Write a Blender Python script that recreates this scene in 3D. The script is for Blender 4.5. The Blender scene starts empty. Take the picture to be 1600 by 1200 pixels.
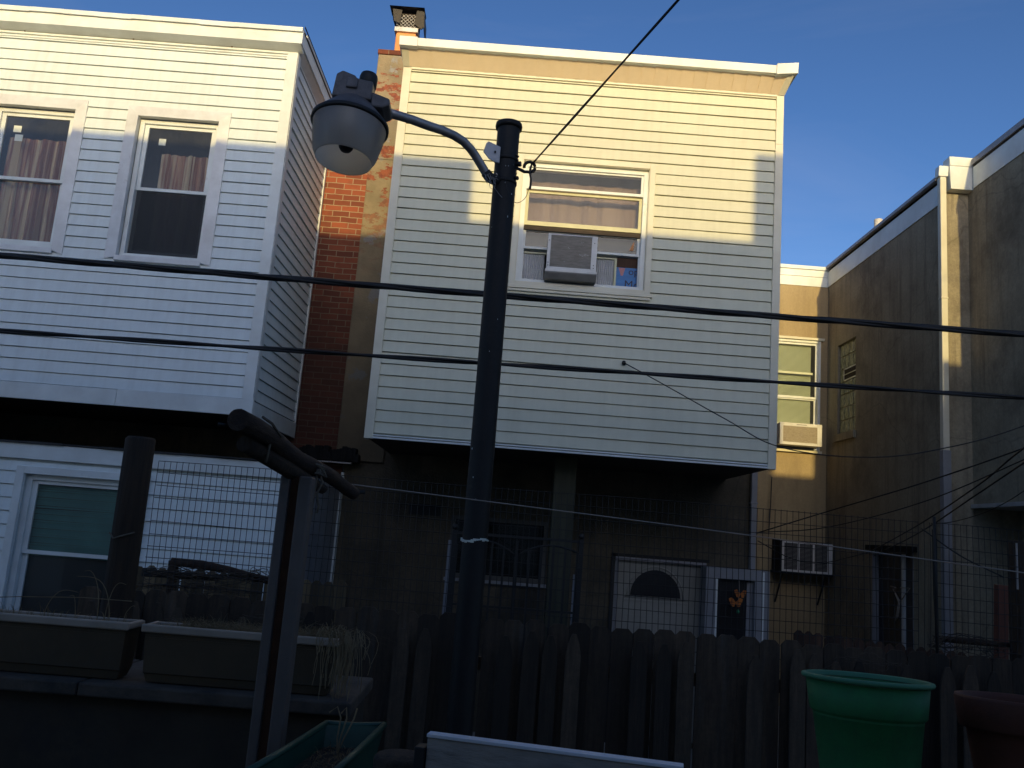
import bpy, bmesh, math, random
from mathutils import Vector, Matrix
R = math.radians
rnd = random.Random(7)
SC = bpy.context.scene
COL = SC.collection

# ------------------------------------------------------------------ camera
EYE = Vector((0.0, 0.0, 2.3))
pitch, roll, yaw, fpx = .173, .07733, -.00177, 1318.9
fw = Vector((math.sin(yaw)*math.cos(pitch), math.cos(yaw)*math.cos(pitch), math.sin(pitch)))
r0 = Vector((math.cos(yaw), -math.sin(yaw), 0)); u0 = r0.cross(fw)
rt = r0*math.cos(roll) + u0*math.sin(roll); up = -r0*math.sin(roll) + u0*math.cos(roll)
cd = bpy.data.cameras.new('camera'); cam = bpy.data.objects.new('camera', cd); COL.objects.link(cam)
cam.matrix_world = Matrix(((rt.x, up.x, -fw.x, EYE.x), (rt.y, up.y, -fw.y, EYE.y), (rt.z, up.z, -fw.z, EYE.z), (0, 0, 0, 1)))
cd.sensor_width = 36; cd.sensor_fit = 'HORIZONTAL'; cd.lens = 36*fpx/1600; cd.clip_start = .02; cd.clip_end = 3000
SC.camera = cam

# ------------------------------------------------------------------ light
SUN_EL, SUN_AZ = R(9.6), R(2.0)          # sun low behind the viewer, a touch to the right
w = bpy.data.worlds.new('World'); SC.world = w; w.use_nodes = True
nt = w.node_tree; bg = nt.nodes['Background']
sky = nt.nodes.new('ShaderNodeTexSky'); sky.sky_type = 'NISHITA'; sky.sun_disc = False
sky.sun_elevation = SUN_EL; sky.sun_rotation = math.pi - SUN_AZ
sky.air_density = .8; sky.dust_density = 1.6; sky.ozone_density = 3.0
gam = nt.nodes.new('ShaderNodeGamma'); gam.inputs[1].default_value = 1.3      # deeper blue away from the sun glow
nt.links.new(sky.outputs[0], gam.inputs[0]); # faint cirrus wisps
tcs = nt.nodes.new('ShaderNodeTexCoord'); mps = nt.nodes.new('ShaderNodeMapping'); mps.inputs['Scale'].default_value = (1.2, 2.2, 5.5); mps.inputs['Rotation'].default_value = (.2, .35, .1)
cn = nt.nodes.new('ShaderNodeTexNoise'); cn.inputs['Scale'].default_value = 1.5; cn.inputs['Detail'].default_value = 7; cn.inputs['Roughness'].default_value = .58; cn.inputs['Distortion'].default_value = .5
cr = nt.nodes.new('ShaderNodeMapRange'); cr.inputs[1].default_value = .5; cr.inputs[2].default_value = .8; cr.inputs[3].default_value = 0; cr.inputs[4].default_value = .085
cm = nt.nodes.new('ShaderNodeMix'); cm.data_type = 'RGBA'; cm.inputs[7].default_value = (4.2, 4.2, 5.0, 1)
nt.links.new(tcs.outputs['Generated'], mps.inputs[0]); nt.links.new(mps.outputs[0], cn.inputs['Vector']); nt.links.new(cn.outputs['Fac'], cr.inputs[0]); nt.links.new(cr.outputs[0], cm.inputs[0])
tint = nt.nodes.new('ShaderNodeMix'); tint.data_type = 'RGBA'; tint.blend_type = 'MULTIPLY'; tint.inputs[0].default_value = 1; tint.inputs[7].default_value = (1.0, .95, .94, 1)
nt.links.new(gam.outputs[0], tint.inputs[6]); nt.links.new(tint.outputs[2], cm.inputs[6]); nt.links.new(cm.outputs[2], bg.inputs[0]); bg.inputs[1].default_value = .145
sd = bpy.data.lights.new('sun', 'SUN'); sun = bpy.data.objects.new('sun', sd); COL.objects.link(sun)
sd.energy = 3.1; sd.angle = R(.40); sd.color = (1, .75, .29)
to_sun = Vector((math.sin(SUN_AZ)*math.cos(SUN_EL), -math.cos(SUN_AZ)*math.cos(SUN_EL), math.sin(SUN_EL)))
sun.rotation_euler = to_sun.to_track_quat('Z', 'Y').to_euler(); sun.location = (0, -20, 12)
SC.view_settings.view_transform = 'Standard'; SC.view_settings.look = 'None'
SC.view_settings.exposure = 0.0; SC.view_settings.gamma = 1
SC.render.engine = 'CYCLES'; SC.cycles.max_bounces = 8; SC.cycles.transparent_max_bounces = 24

# ------------------------------------------------------------------ materials
def _n(nt, t, **k):
    n = nt.nodes.new(t)
    for a, v in k.items(): setattr(n, a, v)
    return n
def base(name):
    m = bpy.data.materials.new(name); m.use_nodes = True
    return m, m.node_tree, m.node_tree.nodes['Principled BSDF']
def coords(nt, scale=(1, 1, 1)):
    tc = _n(nt, 'ShaderNodeTexCoord'); mp = _n(nt, 'ShaderNodeMapping'); mp.inputs['Scale'].default_value = scale
    nt.links.new(tc.outputs['Object'], mp.inputs[0]); return mp.outputs[0]
def noise(nt, vec, scale, detail=5, rough=.6):
    n = _n(nt, 'ShaderNodeTexNoise'); n.inputs['Scale'].default_value = scale; n.inputs['Detail'].default_value = detail
    n.inputs['Roughness'].default_value = rough; nt.links.new(vec, n.inputs['Vector']); return n.outputs['Fac']
def ramp(nt, fac, stops):
    r = _n(nt, 'ShaderNodeValToRGB'); e = r.color_ramp.elements
    while len(e) < len(stops): e.new(.5)
    for i, (p, c) in enumerate(stops):
        e[i].position = p; e[i].color = (c[0], c[1], c[2], 1)
    nt.links.new(fac, r.inputs[0]); return r.outputs[0]
def mix(nt, fac, a, b, mode='MIX'):
    m = _n(nt, 'ShaderNodeMix', data_type='RGBA', blend_type=mode)
    for s, v in ((m.inputs[0], fac), (m.inputs[6], a), (m.inputs[7], b)):
        if hasattr(v, 'links') or isinstance(v, bpy.types.NodeSocket): nt.links.new(v, s)
        else: s.default_value = v if not isinstance(v, tuple) else (v[0], v[1], v[2], 1)
    return m.outputs[2]
def bump(nt, b, h, strength, dist=.01):
    n = _n(nt, 'ShaderNodeBump'); n.inputs['Strength'].default_value = strength; n.inputs['Distance'].default_value = dist
    nt.links.new(h, n.inputs['Height']); nt.links.new(n.outputs[0], b.inputs['Normal'])
def pmat(name, c1, c2=None, scale=4, rough=.6, bmp=0, bscale=40, metal=0, stretch=(1, 1, 1), lo=.35, hi=.68, c3=None, s3=1.2, lo3=.55, hi3=.75, spec=.5, rvar=0):
    m, nt, b = base(name); v = coords(nt, stretch)
    c2 = c2 or tuple(x*.82 for x in c1)
    col = ramp(nt, noise(nt, v, scale), [(lo, c1), (hi, c2)])
    if c3:
        f = ramp(nt, noise(nt, v, s3, 6, .7), [(lo3, (0, 0, 0)), (hi3, (1, 1, 1))]); col = mix(nt, f, col, c3)
    if rvar:
        oi = _n(nt, 'ShaderNodeObjectInfo'); col = mix(nt, 1.0, col, ramp(nt, oi.outputs['Random'], [(0, (1-rvar,)*3), (1, (1+rvar*.6,)*3)]), 'MULTIPLY')
    nt.links.new(col, b.inputs['Base Color']); b.inputs['Roughness'].default_value = rough; b.inputs['Metallic'].default_value = metal
    b.inputs['Specular IOR Level'].default_value = spec
    if bmp: bump(nt, b, noise(nt, v, bscale, 6, .65), bmp)
    return m
M = {}
def vinyl(name, c, d, spots=.0):
    m, nt, b = base(name)
    st = noise(nt, coords(nt, (7, 7, .35)), 1.4, 6, .65)       # rain streaks running down
    bl = noise(nt, coords(nt), 1.3, 5, .6)
    fine = noise(nt, coords(nt, (1, 1, 9)), 14, 5, .7)
    col = mix(nt, ramp(nt, st, [(.42, (0, 0, 0)), (.78, (.55, .55, .55))]), c, d)
    col = mix(nt, ramp(nt, bl, [(.45, (0, 0, 0)), (.75, (.4, .4, .4))]), col, tuple(x*.86 for x in c))
    col = mix(nt, ramp(nt, fine, [(.5, (0, 0, 0)), (.8, (.22, .22, .22))]), col, d)
    nt.links.new(col, b.inputs['Base Color']); b.inputs['Roughness'].default_value = .52
    bump(nt, b, noise(nt, coords(nt, (.6, .6, 6)), 9, 4, .6), .12, .004)
    M[name] = m
vinyl('white_vinyl', (.76, .82, .82), (.58, .61, .60))
vinyl('cream_vinyl', (.67, .662, .52), (.54, .53, .41))
vinyl('soffit_cream', (.84, .69, .50), (.72, .58, .41))
M['white_trim'] = pmat('white_trim', (.78, .82, .81), (.65, .67, .65), 3, .45, .05, 30, c3=(.42, .40, .36), s3=2.2, lo3=.66, hi3=.82)
M['cream_trim'] = pmat('cream_trim', (0.72, 0.69, 0.56), (0.64, 0.6, 0.47), 3, .45, .05, 30, c3=(.5, .45, .36), s3=3, lo3=.68, hi3=.85)
M['capping'] = pmat('capping', (.76, .77, .78), (.62, .62, .62), 5, .4, .15, 8, c3=(.24, .21, .18), s3=4, lo3=.63, hi3=.8)
M['grey_cap'] = pmat('grey_cap', (.36, .35, .38), (.26, .25, .27), 5, .45, .1, 12)
M['dark_gap'] = pmat('dark_gap', (.03, .02, .018), (.015, .012, .012), 5, .9)
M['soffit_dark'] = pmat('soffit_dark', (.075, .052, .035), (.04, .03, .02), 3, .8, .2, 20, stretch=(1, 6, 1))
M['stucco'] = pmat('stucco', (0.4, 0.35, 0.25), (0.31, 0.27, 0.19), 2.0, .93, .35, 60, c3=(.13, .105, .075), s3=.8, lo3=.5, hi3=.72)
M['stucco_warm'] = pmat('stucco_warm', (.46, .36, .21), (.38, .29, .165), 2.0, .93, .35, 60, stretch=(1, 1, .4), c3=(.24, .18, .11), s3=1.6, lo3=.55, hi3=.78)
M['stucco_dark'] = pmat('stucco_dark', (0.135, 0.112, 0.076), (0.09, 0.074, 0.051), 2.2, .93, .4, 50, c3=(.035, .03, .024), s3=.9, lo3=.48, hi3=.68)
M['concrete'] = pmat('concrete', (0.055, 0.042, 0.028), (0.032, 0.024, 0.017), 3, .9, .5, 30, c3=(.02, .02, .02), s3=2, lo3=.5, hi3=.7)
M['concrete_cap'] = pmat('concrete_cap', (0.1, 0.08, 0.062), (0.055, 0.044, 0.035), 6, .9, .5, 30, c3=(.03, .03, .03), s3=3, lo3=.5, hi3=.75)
M['pale_concrete'] = pmat('pale_concrete', (0.34, 0.32, 0.29), (0.26, 0.245, 0.22), 6, .9, .4, 90)  # unseen alley concrete, made pale to bounce light up the facades
M['fence_wood'] = pmat('fence_wood', (0.098, 0.066, 0.041), (0.05, 0.034, 0.022), 5, .9, .6, 16, stretch=(5, 5, .5), c3=(.085, .078, .07), s3=2, lo3=.55, hi3=.75, rvar=.7)
M['fence_face'] = pmat('fence_face', (0.098, 0.068, 0.044), (0.054, 0.038, 0.025), 5, .9, .6, 16, stretch=(5, 5, .5), c3=(.03, .026, .022), s3=1.6, lo3=.55, hi3=.72, rvar=.7)
M['tan_wood'] = pmat('tan_wood', (.16, .115, .06), (.10, .07, .036), 4, .85, .4, 16, stretch=(6, 6, .6), rvar=.7)
M['brown_wood'] = pmat('brown_wood', (.085, .042, .024), (.05, .026, .016), 4, .85, .4, 16, stretch=(6, 6, .6), rvar=.7)
M['red_wood'] = pmat('red_wood', (.15, .05, .03), (.09, .032, .02), 4, .8, .4, 16, stretch=(6, 6, .6))
M['old_wood'] = pmat('old_wood', (0.055, 0.034, 0.02), (0.026, 0.017, 0.011), 4, .9, .9, 10, stretch=(7, 7, .6), c3=(.02, .016, .013), s3=3)
M['log_wood'] = pmat('log_wood', (0.06, 0.034, 0.02), (0.025, 0.014, 0.01), 5, .88, 1.0, 9, stretch=(5, .8, 5), c3=(.025, .018, .015), s3=3, lo3=.5, hi3=.7)
M['green_post'] = pmat('green_post', (0.055, 0.055, 0.034), (0.036, 0.036, 0.022), 3, .85, .4, 14, stretch=(6, 6, .5))
M['black_paint'] = pmat('black_paint', (0.012, 0.011, 0.011), (0.007, 0.0065, 0.0065), 6, .62, .25, 24, c3=(.045, .04, .035), s3=9, lo3=.62, hi3=.78, spec=.4)
M['iron'] = pmat('iron', (.012, .012, .012), (.008, .008, .008), 6, .6)
M['galv'] = pmat('galv', (.40, .38, .38), (.27, .26, .27), 9, .42, .15, 40, metal=.55)
M['steel_post'] = pmat('steel_post', (0.155, 0.13, 0.115), (0.11, 0.093, 0.083), 5, .6, .2, 30, metal=.2, c3=(.07, .045, .035), s3=4, lo3=.62, hi3=.8)
M['rust'] = pmat('rust', (0.1, 0.042, 0.02), (0.06, 0.025, 0.014), 9, .9, .5, 30)
M['lamp_body'] = pmat('lamp_body', (0.17, 0.155, 0.155), (0.11, 0.1, 0.105), 6, .5, .2, 30, metal=.2, c3=(.03, .03, .035), s3=5)
M['bracket'] = pmat('bracket', (.42, .43, .46), (.32, .33, .36), 9, .5, .1, 40, metal=.3)
M['cable'] = pmat('cable', (.012, .012, .013), (.008, .008, .008), 8, .55)
M['mesh_wire'] = pmat('mesh_wire', (.03, .03, .032), (.02, .02, .02), 8, .6, metal=.3)
M['rope'] = pmat('rope', (0.2, 0.165, 0.12), (0.14, 0.11, 0.08), 40, .95, .6, 200)
M['white_line'] = pmat('white_line', (0.36, 0.3, 0.25), (0.28, 0.24, 0.2), 30, .8)
M['planter'] = pmat('planter', (0.09, 0.062, 0.034), (0.065, 0.045, 0.025), 4, .6, .1, 20, c3=(.07, .06, .045), s3=2.5)
M['planter_rim_lit'] = pmat('planter_rim_lit', (0.42, 0.34, 0.27), (0.32, 0.26, 0.2), 6, .5, .1, 20)  # rim paler than the body: sky light on the lip put into the colour
M['soil'] = pmat('soil', (.035, .026, .018), (.02, .015, .01), 30, 1, 1, 60)
M['green_plastic'] = pmat('green_plastic', (0.016, 0.18, 0.05), (0.013, 0.14, 0.04), 3, .68, .08, 30, c3=(.02, .13, .06), s3=2.4)
M['green_rim'] = pmat('green_rim', (0.06, 0.22, 0.12), (0.045, 0.17, 0.085), 6, .65, .1, 30)
M['teal_plastic'] = pmat('teal_plastic', (0.01, 0.075, 0.05), (0.008, 0.05, 0.034), 5, .45, .1, 30, c3=(.06, .09, .08), s3=6, lo3=.6, hi3=.8)
M['terracotta'] = pmat('terracotta', (0.12, 0.034, 0.017), (0.08, 0.026, 0.013), 5, .75, .2, 40)
M['painted_board'] = pmat('painted_board', (0.36, 0.32, 0.28), (0.22, 0.2, 0.18), 5, .7, .5, 12, stretch=(.7, 6, 6), c3=(.12, .11, .10), s3=7, lo3=.6, hi3=.75)
M['board_top'] = pmat('board_top', (.72, .73, .76), (.6, .6, .62), 5, .6, .2, 20)
M['flue'] = pmat('flue', (.70, .30, .11), (.55, .22, .08), 5, .8, .2, 30)
M['cap_metal'] = pmat('cap_metal', (.035, .03, .026), (.02, .018, .016), 6, .6, .2, 20, metal=.2, c3=(.09, .055, .03), s3=6, lo3=.55, hi3=.72)
M['pale_metal'] = pmat('pale_metal', (.55, .55, .55), (.42, .41, .4), 6, .4, .1, 20, metal=.3)
M['ac_white'] = pmat('ac_white', (.70, .69, .67), (.58, .57, .55), 5, .45, .05, 20, c3=(.35, .33, .3), s3=4, lo3=.66, hi3=.85)
M['ac_grey'] = pmat('ac_grey', (.26, .25, .24), (.18, .175, .17), 5, .55, .05, 20)
M['ac_coil'] = pmat('ac_coil', (.34, .31, .28), (.24, .22, .19), 12, .7, .2, 60, stretch=(1, 1, 5))
M['ac_coil_warm'] = pmat('ac_coil_warm', (.42, .36, .28), (.28, .24, .19), 24, .6, .6, 60, stretch=(1, 1, 5), c3=(.2, .16, .12), s3=6)
M['yellow_frame'] = pmat('yellow_frame', (.62, .60, .38), (.5, .48, .3), 6, .5)
M['accordion'] = pmat('accordion', (.60, .61, .62), (.48, .48, .48), 8, .5)
M['blind_cream'] = pmat('blind_cream', (0.66, 0.69, 0.52), (0.58, 0.61, 0.45), 2, .6)
M['blind_green'] = pmat('blind_green', (0.17, 0.36, 0.3), (0.13, 0.28, 0.24), 3, .6)
M['room_dark'] = pmat('room_dark', (.05, .045, .045), (.03, .03, .03), 2, .9)
M['door_white'] = pmat('door_white', (0.33, 0.32, 0.285), (0.26, 0.25, 0.225), 3, .5, .05, 20)
M['door_frame'] = pmat('door_frame', (0.28, 0.285, 0.305), (0.21, 0.215, 0.235), 3, .55, .05, 20)
M['storm_dark'] = pmat('storm_dark', (.02, .02, .024), (.012, .012, .014), 3, .3)
M['shade_white'] = pmat('shade_white', (0.11, 0.105, 0.095), (0.075, 0.07, 0.065), 3, .8)
M['orange'] = pmat('orange', (.55, .18, .02), (.45, .13, .02), 8, .6)
M['leaf_green'] = pmat('leaf_green', (.03, .30, .14), (.02, .2, .1), 8, .6)
M['blue_card'] = pmat('blue_card', (.03, .20, .50), (.02, .13, .38), 3, .5, stretch=(1, 1, 5))
M['pink_card'] = pmat('pink_card', (.55, .25, .25), (.45, .2, .2), 8, .6)
M['ink'] = pmat('ink', (.02, .02, .04), (.02, .02, .04), 8, .6)
M['paper'] = pmat('paper', (.75, .78, .70), (.6, .64, .58), 8, .7)
M['dry_grass'] = pmat('dry_grass', (0.29, 0.215, 0.12), (0.2, 0.145, 0.08), 12, .9)
M['vine'] = pmat('vine', (.10, .075, .055), (.05, .04, .03), 12, .9)
M['pvc'] = pmat('pvc', (.62, .60, .55), (.5, .48, .44), 5, .5)
M['tar'] = pmat('tar', (.012, .013, .015), (.008, .008, .009), 6, .85, .8, 20, spec=.2)
M['bounce_stucco'] = pmat('bounce_stucco', (.66, .60, .52), (.56, .50, .43), 2, .9, .2, 40)  # paleness put in to bounce light back at the facades
M['grey_shade'] = pmat('grey_shade', (.13, .125, .12), (.08, .078, .078), 3, .9, stretch=(1, 1, 5))
M['roof'] = pmat('roof', (.05, .05, .05), (.03, .03, .03), 5, .9)

def streak(name, dark, amt=.75, crack=True):
    m = M[name]; nt = m.node_tree; b = nt.nodes['Principled BSDF']; src = b.inputs['Base Color'].links[0].from_socket
    f = ramp(nt, noise(nt, coords(nt, (3.2, 3.2, .22)), 2.2, 7, .68), [(.50, (0, 0, 0)), (.72, (amt,)*3)])
    col = mix(nt, f, src, dark)
    g = ramp(nt, noise(nt, coords(nt), 26, 8, .8), [(.40, (.35,)*3), (.62, (0, 0, 0))]); col = mix(nt, g, col, dark)
    if crack:
        vo = _n(nt, 'ShaderNodeTexVoronoi', feature='DISTANCE_TO_EDGE'); vo.inputs['Scale'].default_value = .55
        wv = _n(nt, 'ShaderNodeMixRGB'); wv.inputs[0].default_value = .18; nt.links.new(coords(nt), wv.inputs[1]); n2 = _n(nt, 'ShaderNodeTexNoise'); n2.inputs['Scale'].default_value = 3; nt.links.new(coords(nt), n2.inputs['Vector']); nt.links.new(n2.outputs['Color'], wv.inputs[2])
        nt.links.new(wv.outputs[0], vo.inputs['Vector']); col = mix(nt, ramp(nt, vo.outputs['Distance'], [(0, (.34,)*3), (.005, (0, 0, 0))]), col, tuple(x*.6 for x in dark))
    nt.links.new(col, b.inputs['Base Color'])
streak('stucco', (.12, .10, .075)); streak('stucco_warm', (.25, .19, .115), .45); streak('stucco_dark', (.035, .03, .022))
streak('fence_wood', (.016, .012, .009), .8, False); streak('fence_face', (.02, .015, .011), .8, False)
streak('green_plastic', (.02, .07, .03), .5, False); streak('lamp_body', (.05, .045, .045), .5, False); streak('black_paint', (.022, .018, .016), .4, False)
def brick_mat(name, dark=False):
    m, nt, b = base(name)
    tc = _n(nt, 'ShaderNodeTexCoord'); sx = _n(nt, 'ShaderNodeSeparateXYZ'); cx = _n(nt, 'ShaderNodeCombineXYZ')
    nt.links.new(tc.outputs['Object'], sx.inputs[0])
    wob = _n(nt, 'ShaderNodeMath', operation='MULTIPLY_ADD'); nt.links.new(noise(nt, tc.outputs['Object'], 2.5, 4), wob.inputs[0]); wob.inputs[1].default_value = .035
    nt.links.new(sx.outputs[2], wob.inputs[2]); nt.links.new(sx.outputs[0], cx.inputs[0]); nt.links.new(wob.outputs[0], cx.inputs[1])
    br = _n(nt, 'ShaderNodeTexBrick'); br.offset = .5; br.inputs['Scale'].default_value = 1; br.inputs['Mortar Size'].default_value = .0055
    br.inputs['Brick Width'].default_value = .215; br.inputs['Row Height'].default_value = .0755; br.inputs['Mortar Smooth'].default_value = .2
    br.inputs['Bias'].default_value = -.1
    k = .5 if dark else 1
    br.inputs['Color1'].default_value = (.33*k, .088*k, .042*k, 1); br.inputs['Color2'].default_value = (.16*k, .045*k, .026*k, 1); br.inputs['Mortar'].default_value = (.34*k, .27*k, .18*k, 1)
    nt.links.new(cx.outputs[0], br.inputs['Vector'])
    col = mix(nt, ramp(nt, noise(nt, tc.outputs['Object'], 7), [(.5, (0, 0, 0)), (.75, (.6, .6, .6))]), br.outputs['Color'], (.16*k, .05*k, .03*k))
    # bricks darken towards the bottom, with a noisy edge
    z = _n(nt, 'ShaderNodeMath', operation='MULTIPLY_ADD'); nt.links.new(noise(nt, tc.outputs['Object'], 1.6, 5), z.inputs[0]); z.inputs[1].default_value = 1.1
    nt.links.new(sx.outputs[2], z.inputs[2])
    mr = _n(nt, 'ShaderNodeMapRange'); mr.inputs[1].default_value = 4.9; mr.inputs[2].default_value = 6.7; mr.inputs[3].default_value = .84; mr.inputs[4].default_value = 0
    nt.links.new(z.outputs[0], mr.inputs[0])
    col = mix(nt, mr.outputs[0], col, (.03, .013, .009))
    nt.links.new(col, b.inputs['Base Color']); b.inputs['Roughness'].default_value = .9
    bump(nt, b, br.outputs['Fac'], -.6, .006); M[name] = m
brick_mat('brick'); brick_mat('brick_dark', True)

def chimney_mat():
    m, nt, b = base('chimney_render'); v = coords(nt)
    st = ramp(nt, noise(nt, v, 3), [(.35, (.30, .24, .155)), (.65, (.20, .165, .11))])
    gy = ramp(nt, noise(nt, v, 2.3), [(.58, (0, 0, 0)), (.62, (1, 1, 1))])
    col = mix(nt, gy, st, (.24, .24, .24))
    bk = ramp(nt, noise(nt, coords(nt, (1, 1, 2.2)), 4.2, 6, .7), [(.55, (0, 0, 0)), (.57, (1, 1, 1))])
    # the bare brick shows only on the upper stack
    tc = _n(nt, 'ShaderNodeTexCoord'); sx = _n(nt, 'ShaderNodeSeparateXYZ'); nt.links.new(tc.outputs['Object'], sx.inputs[0])
    mr = _n(nt, 'ShaderNodeMapRange'); mr.inputs[1].default_value = 5.3; mr.inputs[2].default_value = 6.6; nt.links.new(sx.outputs[2], mr.inputs[0])
    f = _n(nt, 'ShaderNodeMath', operation='MULTIPLY'); nt.links.new(bk, f.inputs[0]); nt.links.new(mr.outputs[0], f.inputs[1])
    col = mix(nt, f.outputs[0], col, ramp(nt, noise(nt, v, 20), [(.4, (.28, .085, .045)), (.6, (.17, .052, .034))]))
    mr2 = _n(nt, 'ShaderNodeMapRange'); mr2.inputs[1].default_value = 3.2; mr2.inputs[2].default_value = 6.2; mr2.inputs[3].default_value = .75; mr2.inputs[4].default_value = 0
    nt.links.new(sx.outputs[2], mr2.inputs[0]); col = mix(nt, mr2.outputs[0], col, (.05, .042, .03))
    nt.links.new(col, b.inputs['Base Color']); b.inputs['Roughness'].default_value = .95
    bump(nt, b, noise(nt, v, 30, 6, .7), .6); M['chimney_render'] = m
chimney_mat()

def glass_mat(name, tint=(1, 1, 1), extra=.0, rough=.0):
    m = bpy.data.materials.new(name); m.use_nodes = True; nt = m.node_tree; nt.nodes.remove(nt.nodes['Principled BSDF'])
    out = nt.nodes['Material Output']; tr = _n(nt, 'ShaderNodeBsdfTransparent'); tr.inputs[0].default_value = (*tint, 1)
    gl = _n(nt, 'ShaderNodeBsdfGlossy'); gl.inputs['Roughness'].default_value = rough; fr = _n(nt, 'ShaderNodeFresnel'); fr.inputs[0].default_value = 1.52
    ad = _n(nt, 'ShaderNodeMath', operation='MULTIPLY_ADD'); nt.links.new(fr.outputs[0], ad.inputs[0]); ad.inputs[1].default_value = .5; ad.inputs[2].default_value = extra
    mx = _n(nt, 'ShaderNodeMixShader'); nt.links.new(ad.outputs[0], mx.inputs[0]); nt.links.new(tr.outputs[0], mx.inputs[1]); nt.links.new(gl.outputs[0], mx.inputs[2])
    # faint dust film
    df = _n(nt, 'ShaderNodeBsdfDiffuse'); df.inputs[0].default_value = (.5, .5, .48, 1)
    m2 = _n(nt, 'ShaderNodeMixShader'); nt.links.new(ramp(nt, noise(nt, coords(nt), 3, 6, .7), [(.3, (.012, .012, .012)), (.8, (.055, .055, .055))]), m2.inputs[0])
    nt.links.new(mx.outputs[0], m2.inputs[1]); nt.links.new(df.outputs[0], m2.inputs[2]); nt.links.new(m2.outputs[0], out.inputs[0]); M[name] = m
glass_mat('glass', (.94, .96, .96)); glass_mat('glass_dark', (.55, .6, .62))
def screen_mat():
    m = bpy.data.materials.new('insect_screen'); m.use_nodes = True; nt = m.node_tree; b = nt.nodes['Principled BSDF']
    b.inputs['Base Color'].default_value = (.04, .045, .05, 1); b.inputs['Roughness'].default_value = .8; b.inputs['Alpha'].default_value = .62
    M['insect_screen'] = m
screen_mat()
def curtain_mat(name, a, bcol, c, sc):
    m, nt, b = base(name)
    n = ramp(nt, noise(nt, coords(nt, (1, 1, .04)), sc, 4, .6), [(.40, a), (.50, bcol), (.60, c)])
    nt.links.new(n, b.inputs['Base Color']); b.inputs['Roughness'].default_value = .9; M[name] = m
curtain_mat('curtain_stripe', (.66, .50, .32), (.27, .085, .05), (.50, .28, .17), 9)
curtain_mat('curtain_rose', (.27, .18, .14), (.19, .12, .10), (.25, .165, .125), 5)
def glassblock_mat():
    m, nt, b = base('glass_block'); v = coords(nt, (1, 14, 4))
    col = ramp(nt, noise(nt, v, 2.2, 5, .7), [(.35, (.10, .11, .07)), (.5, (.25, .26, .16)), (.68, (.55, .56, .38))])
    nt.links.new(col, b.inputs['Base Color']); b.inputs['Roughness'].default_value = .15
    bump(nt, b, noise(nt, v, 3, 4), .8, .02); M['glass_block'] = m
glassblock_mat()
def refractor_mat():
    m = bpy.data.materials.new('refractor'); m.use_nodes = True; nt = m.node_tree; nt.nodes.remove(nt.nodes['Principled BSDF']); out = nt.nodes['Material Output']
    df = _n(nt, 'ShaderNodeBsdfDiffuse'); tl = _n(nt, 'ShaderNodeBsdfTranslucent'); gl = _n(nt, 'ShaderNodeBsdfGlossy'); gl.inputs['Roughness'].default_value = .35
    c = ramp(nt, noise(nt, coords(nt), 8, 6, .7), [(.3, (.30, .285, .285)), (.7, (.20, .19, .20))])
    nt.links.new(c, df.inputs[0]); tl.inputs[0].default_value = (.92, .85, .76, 1); gl.inputs[0].default_value = (.4, .42, .45, 1)
    a = _n(nt, 'ShaderNodeMixShader'); a.inputs[0].default_value = .72; nt.links.new(df.outputs[0], a.inputs[1]); nt.links.new(tl.outputs[0], a.inputs[2])
    c2 = _n(nt, 'ShaderNodeMixShader'); c2.inputs[0].default_value = .12; nt.links.new(a.outputs[0], c2.inputs[1]); nt.links.new(gl.outputs[0], c2.inputs[2])
    nt.links.new(c2.outputs[0], out.inputs[0]); M['refractor'] = m
refractor_mat()
M['refractor_inside'] = pmat('refractor_inside', (.85, .80, .72), (.7, .64, .58), 7, .5)

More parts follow.
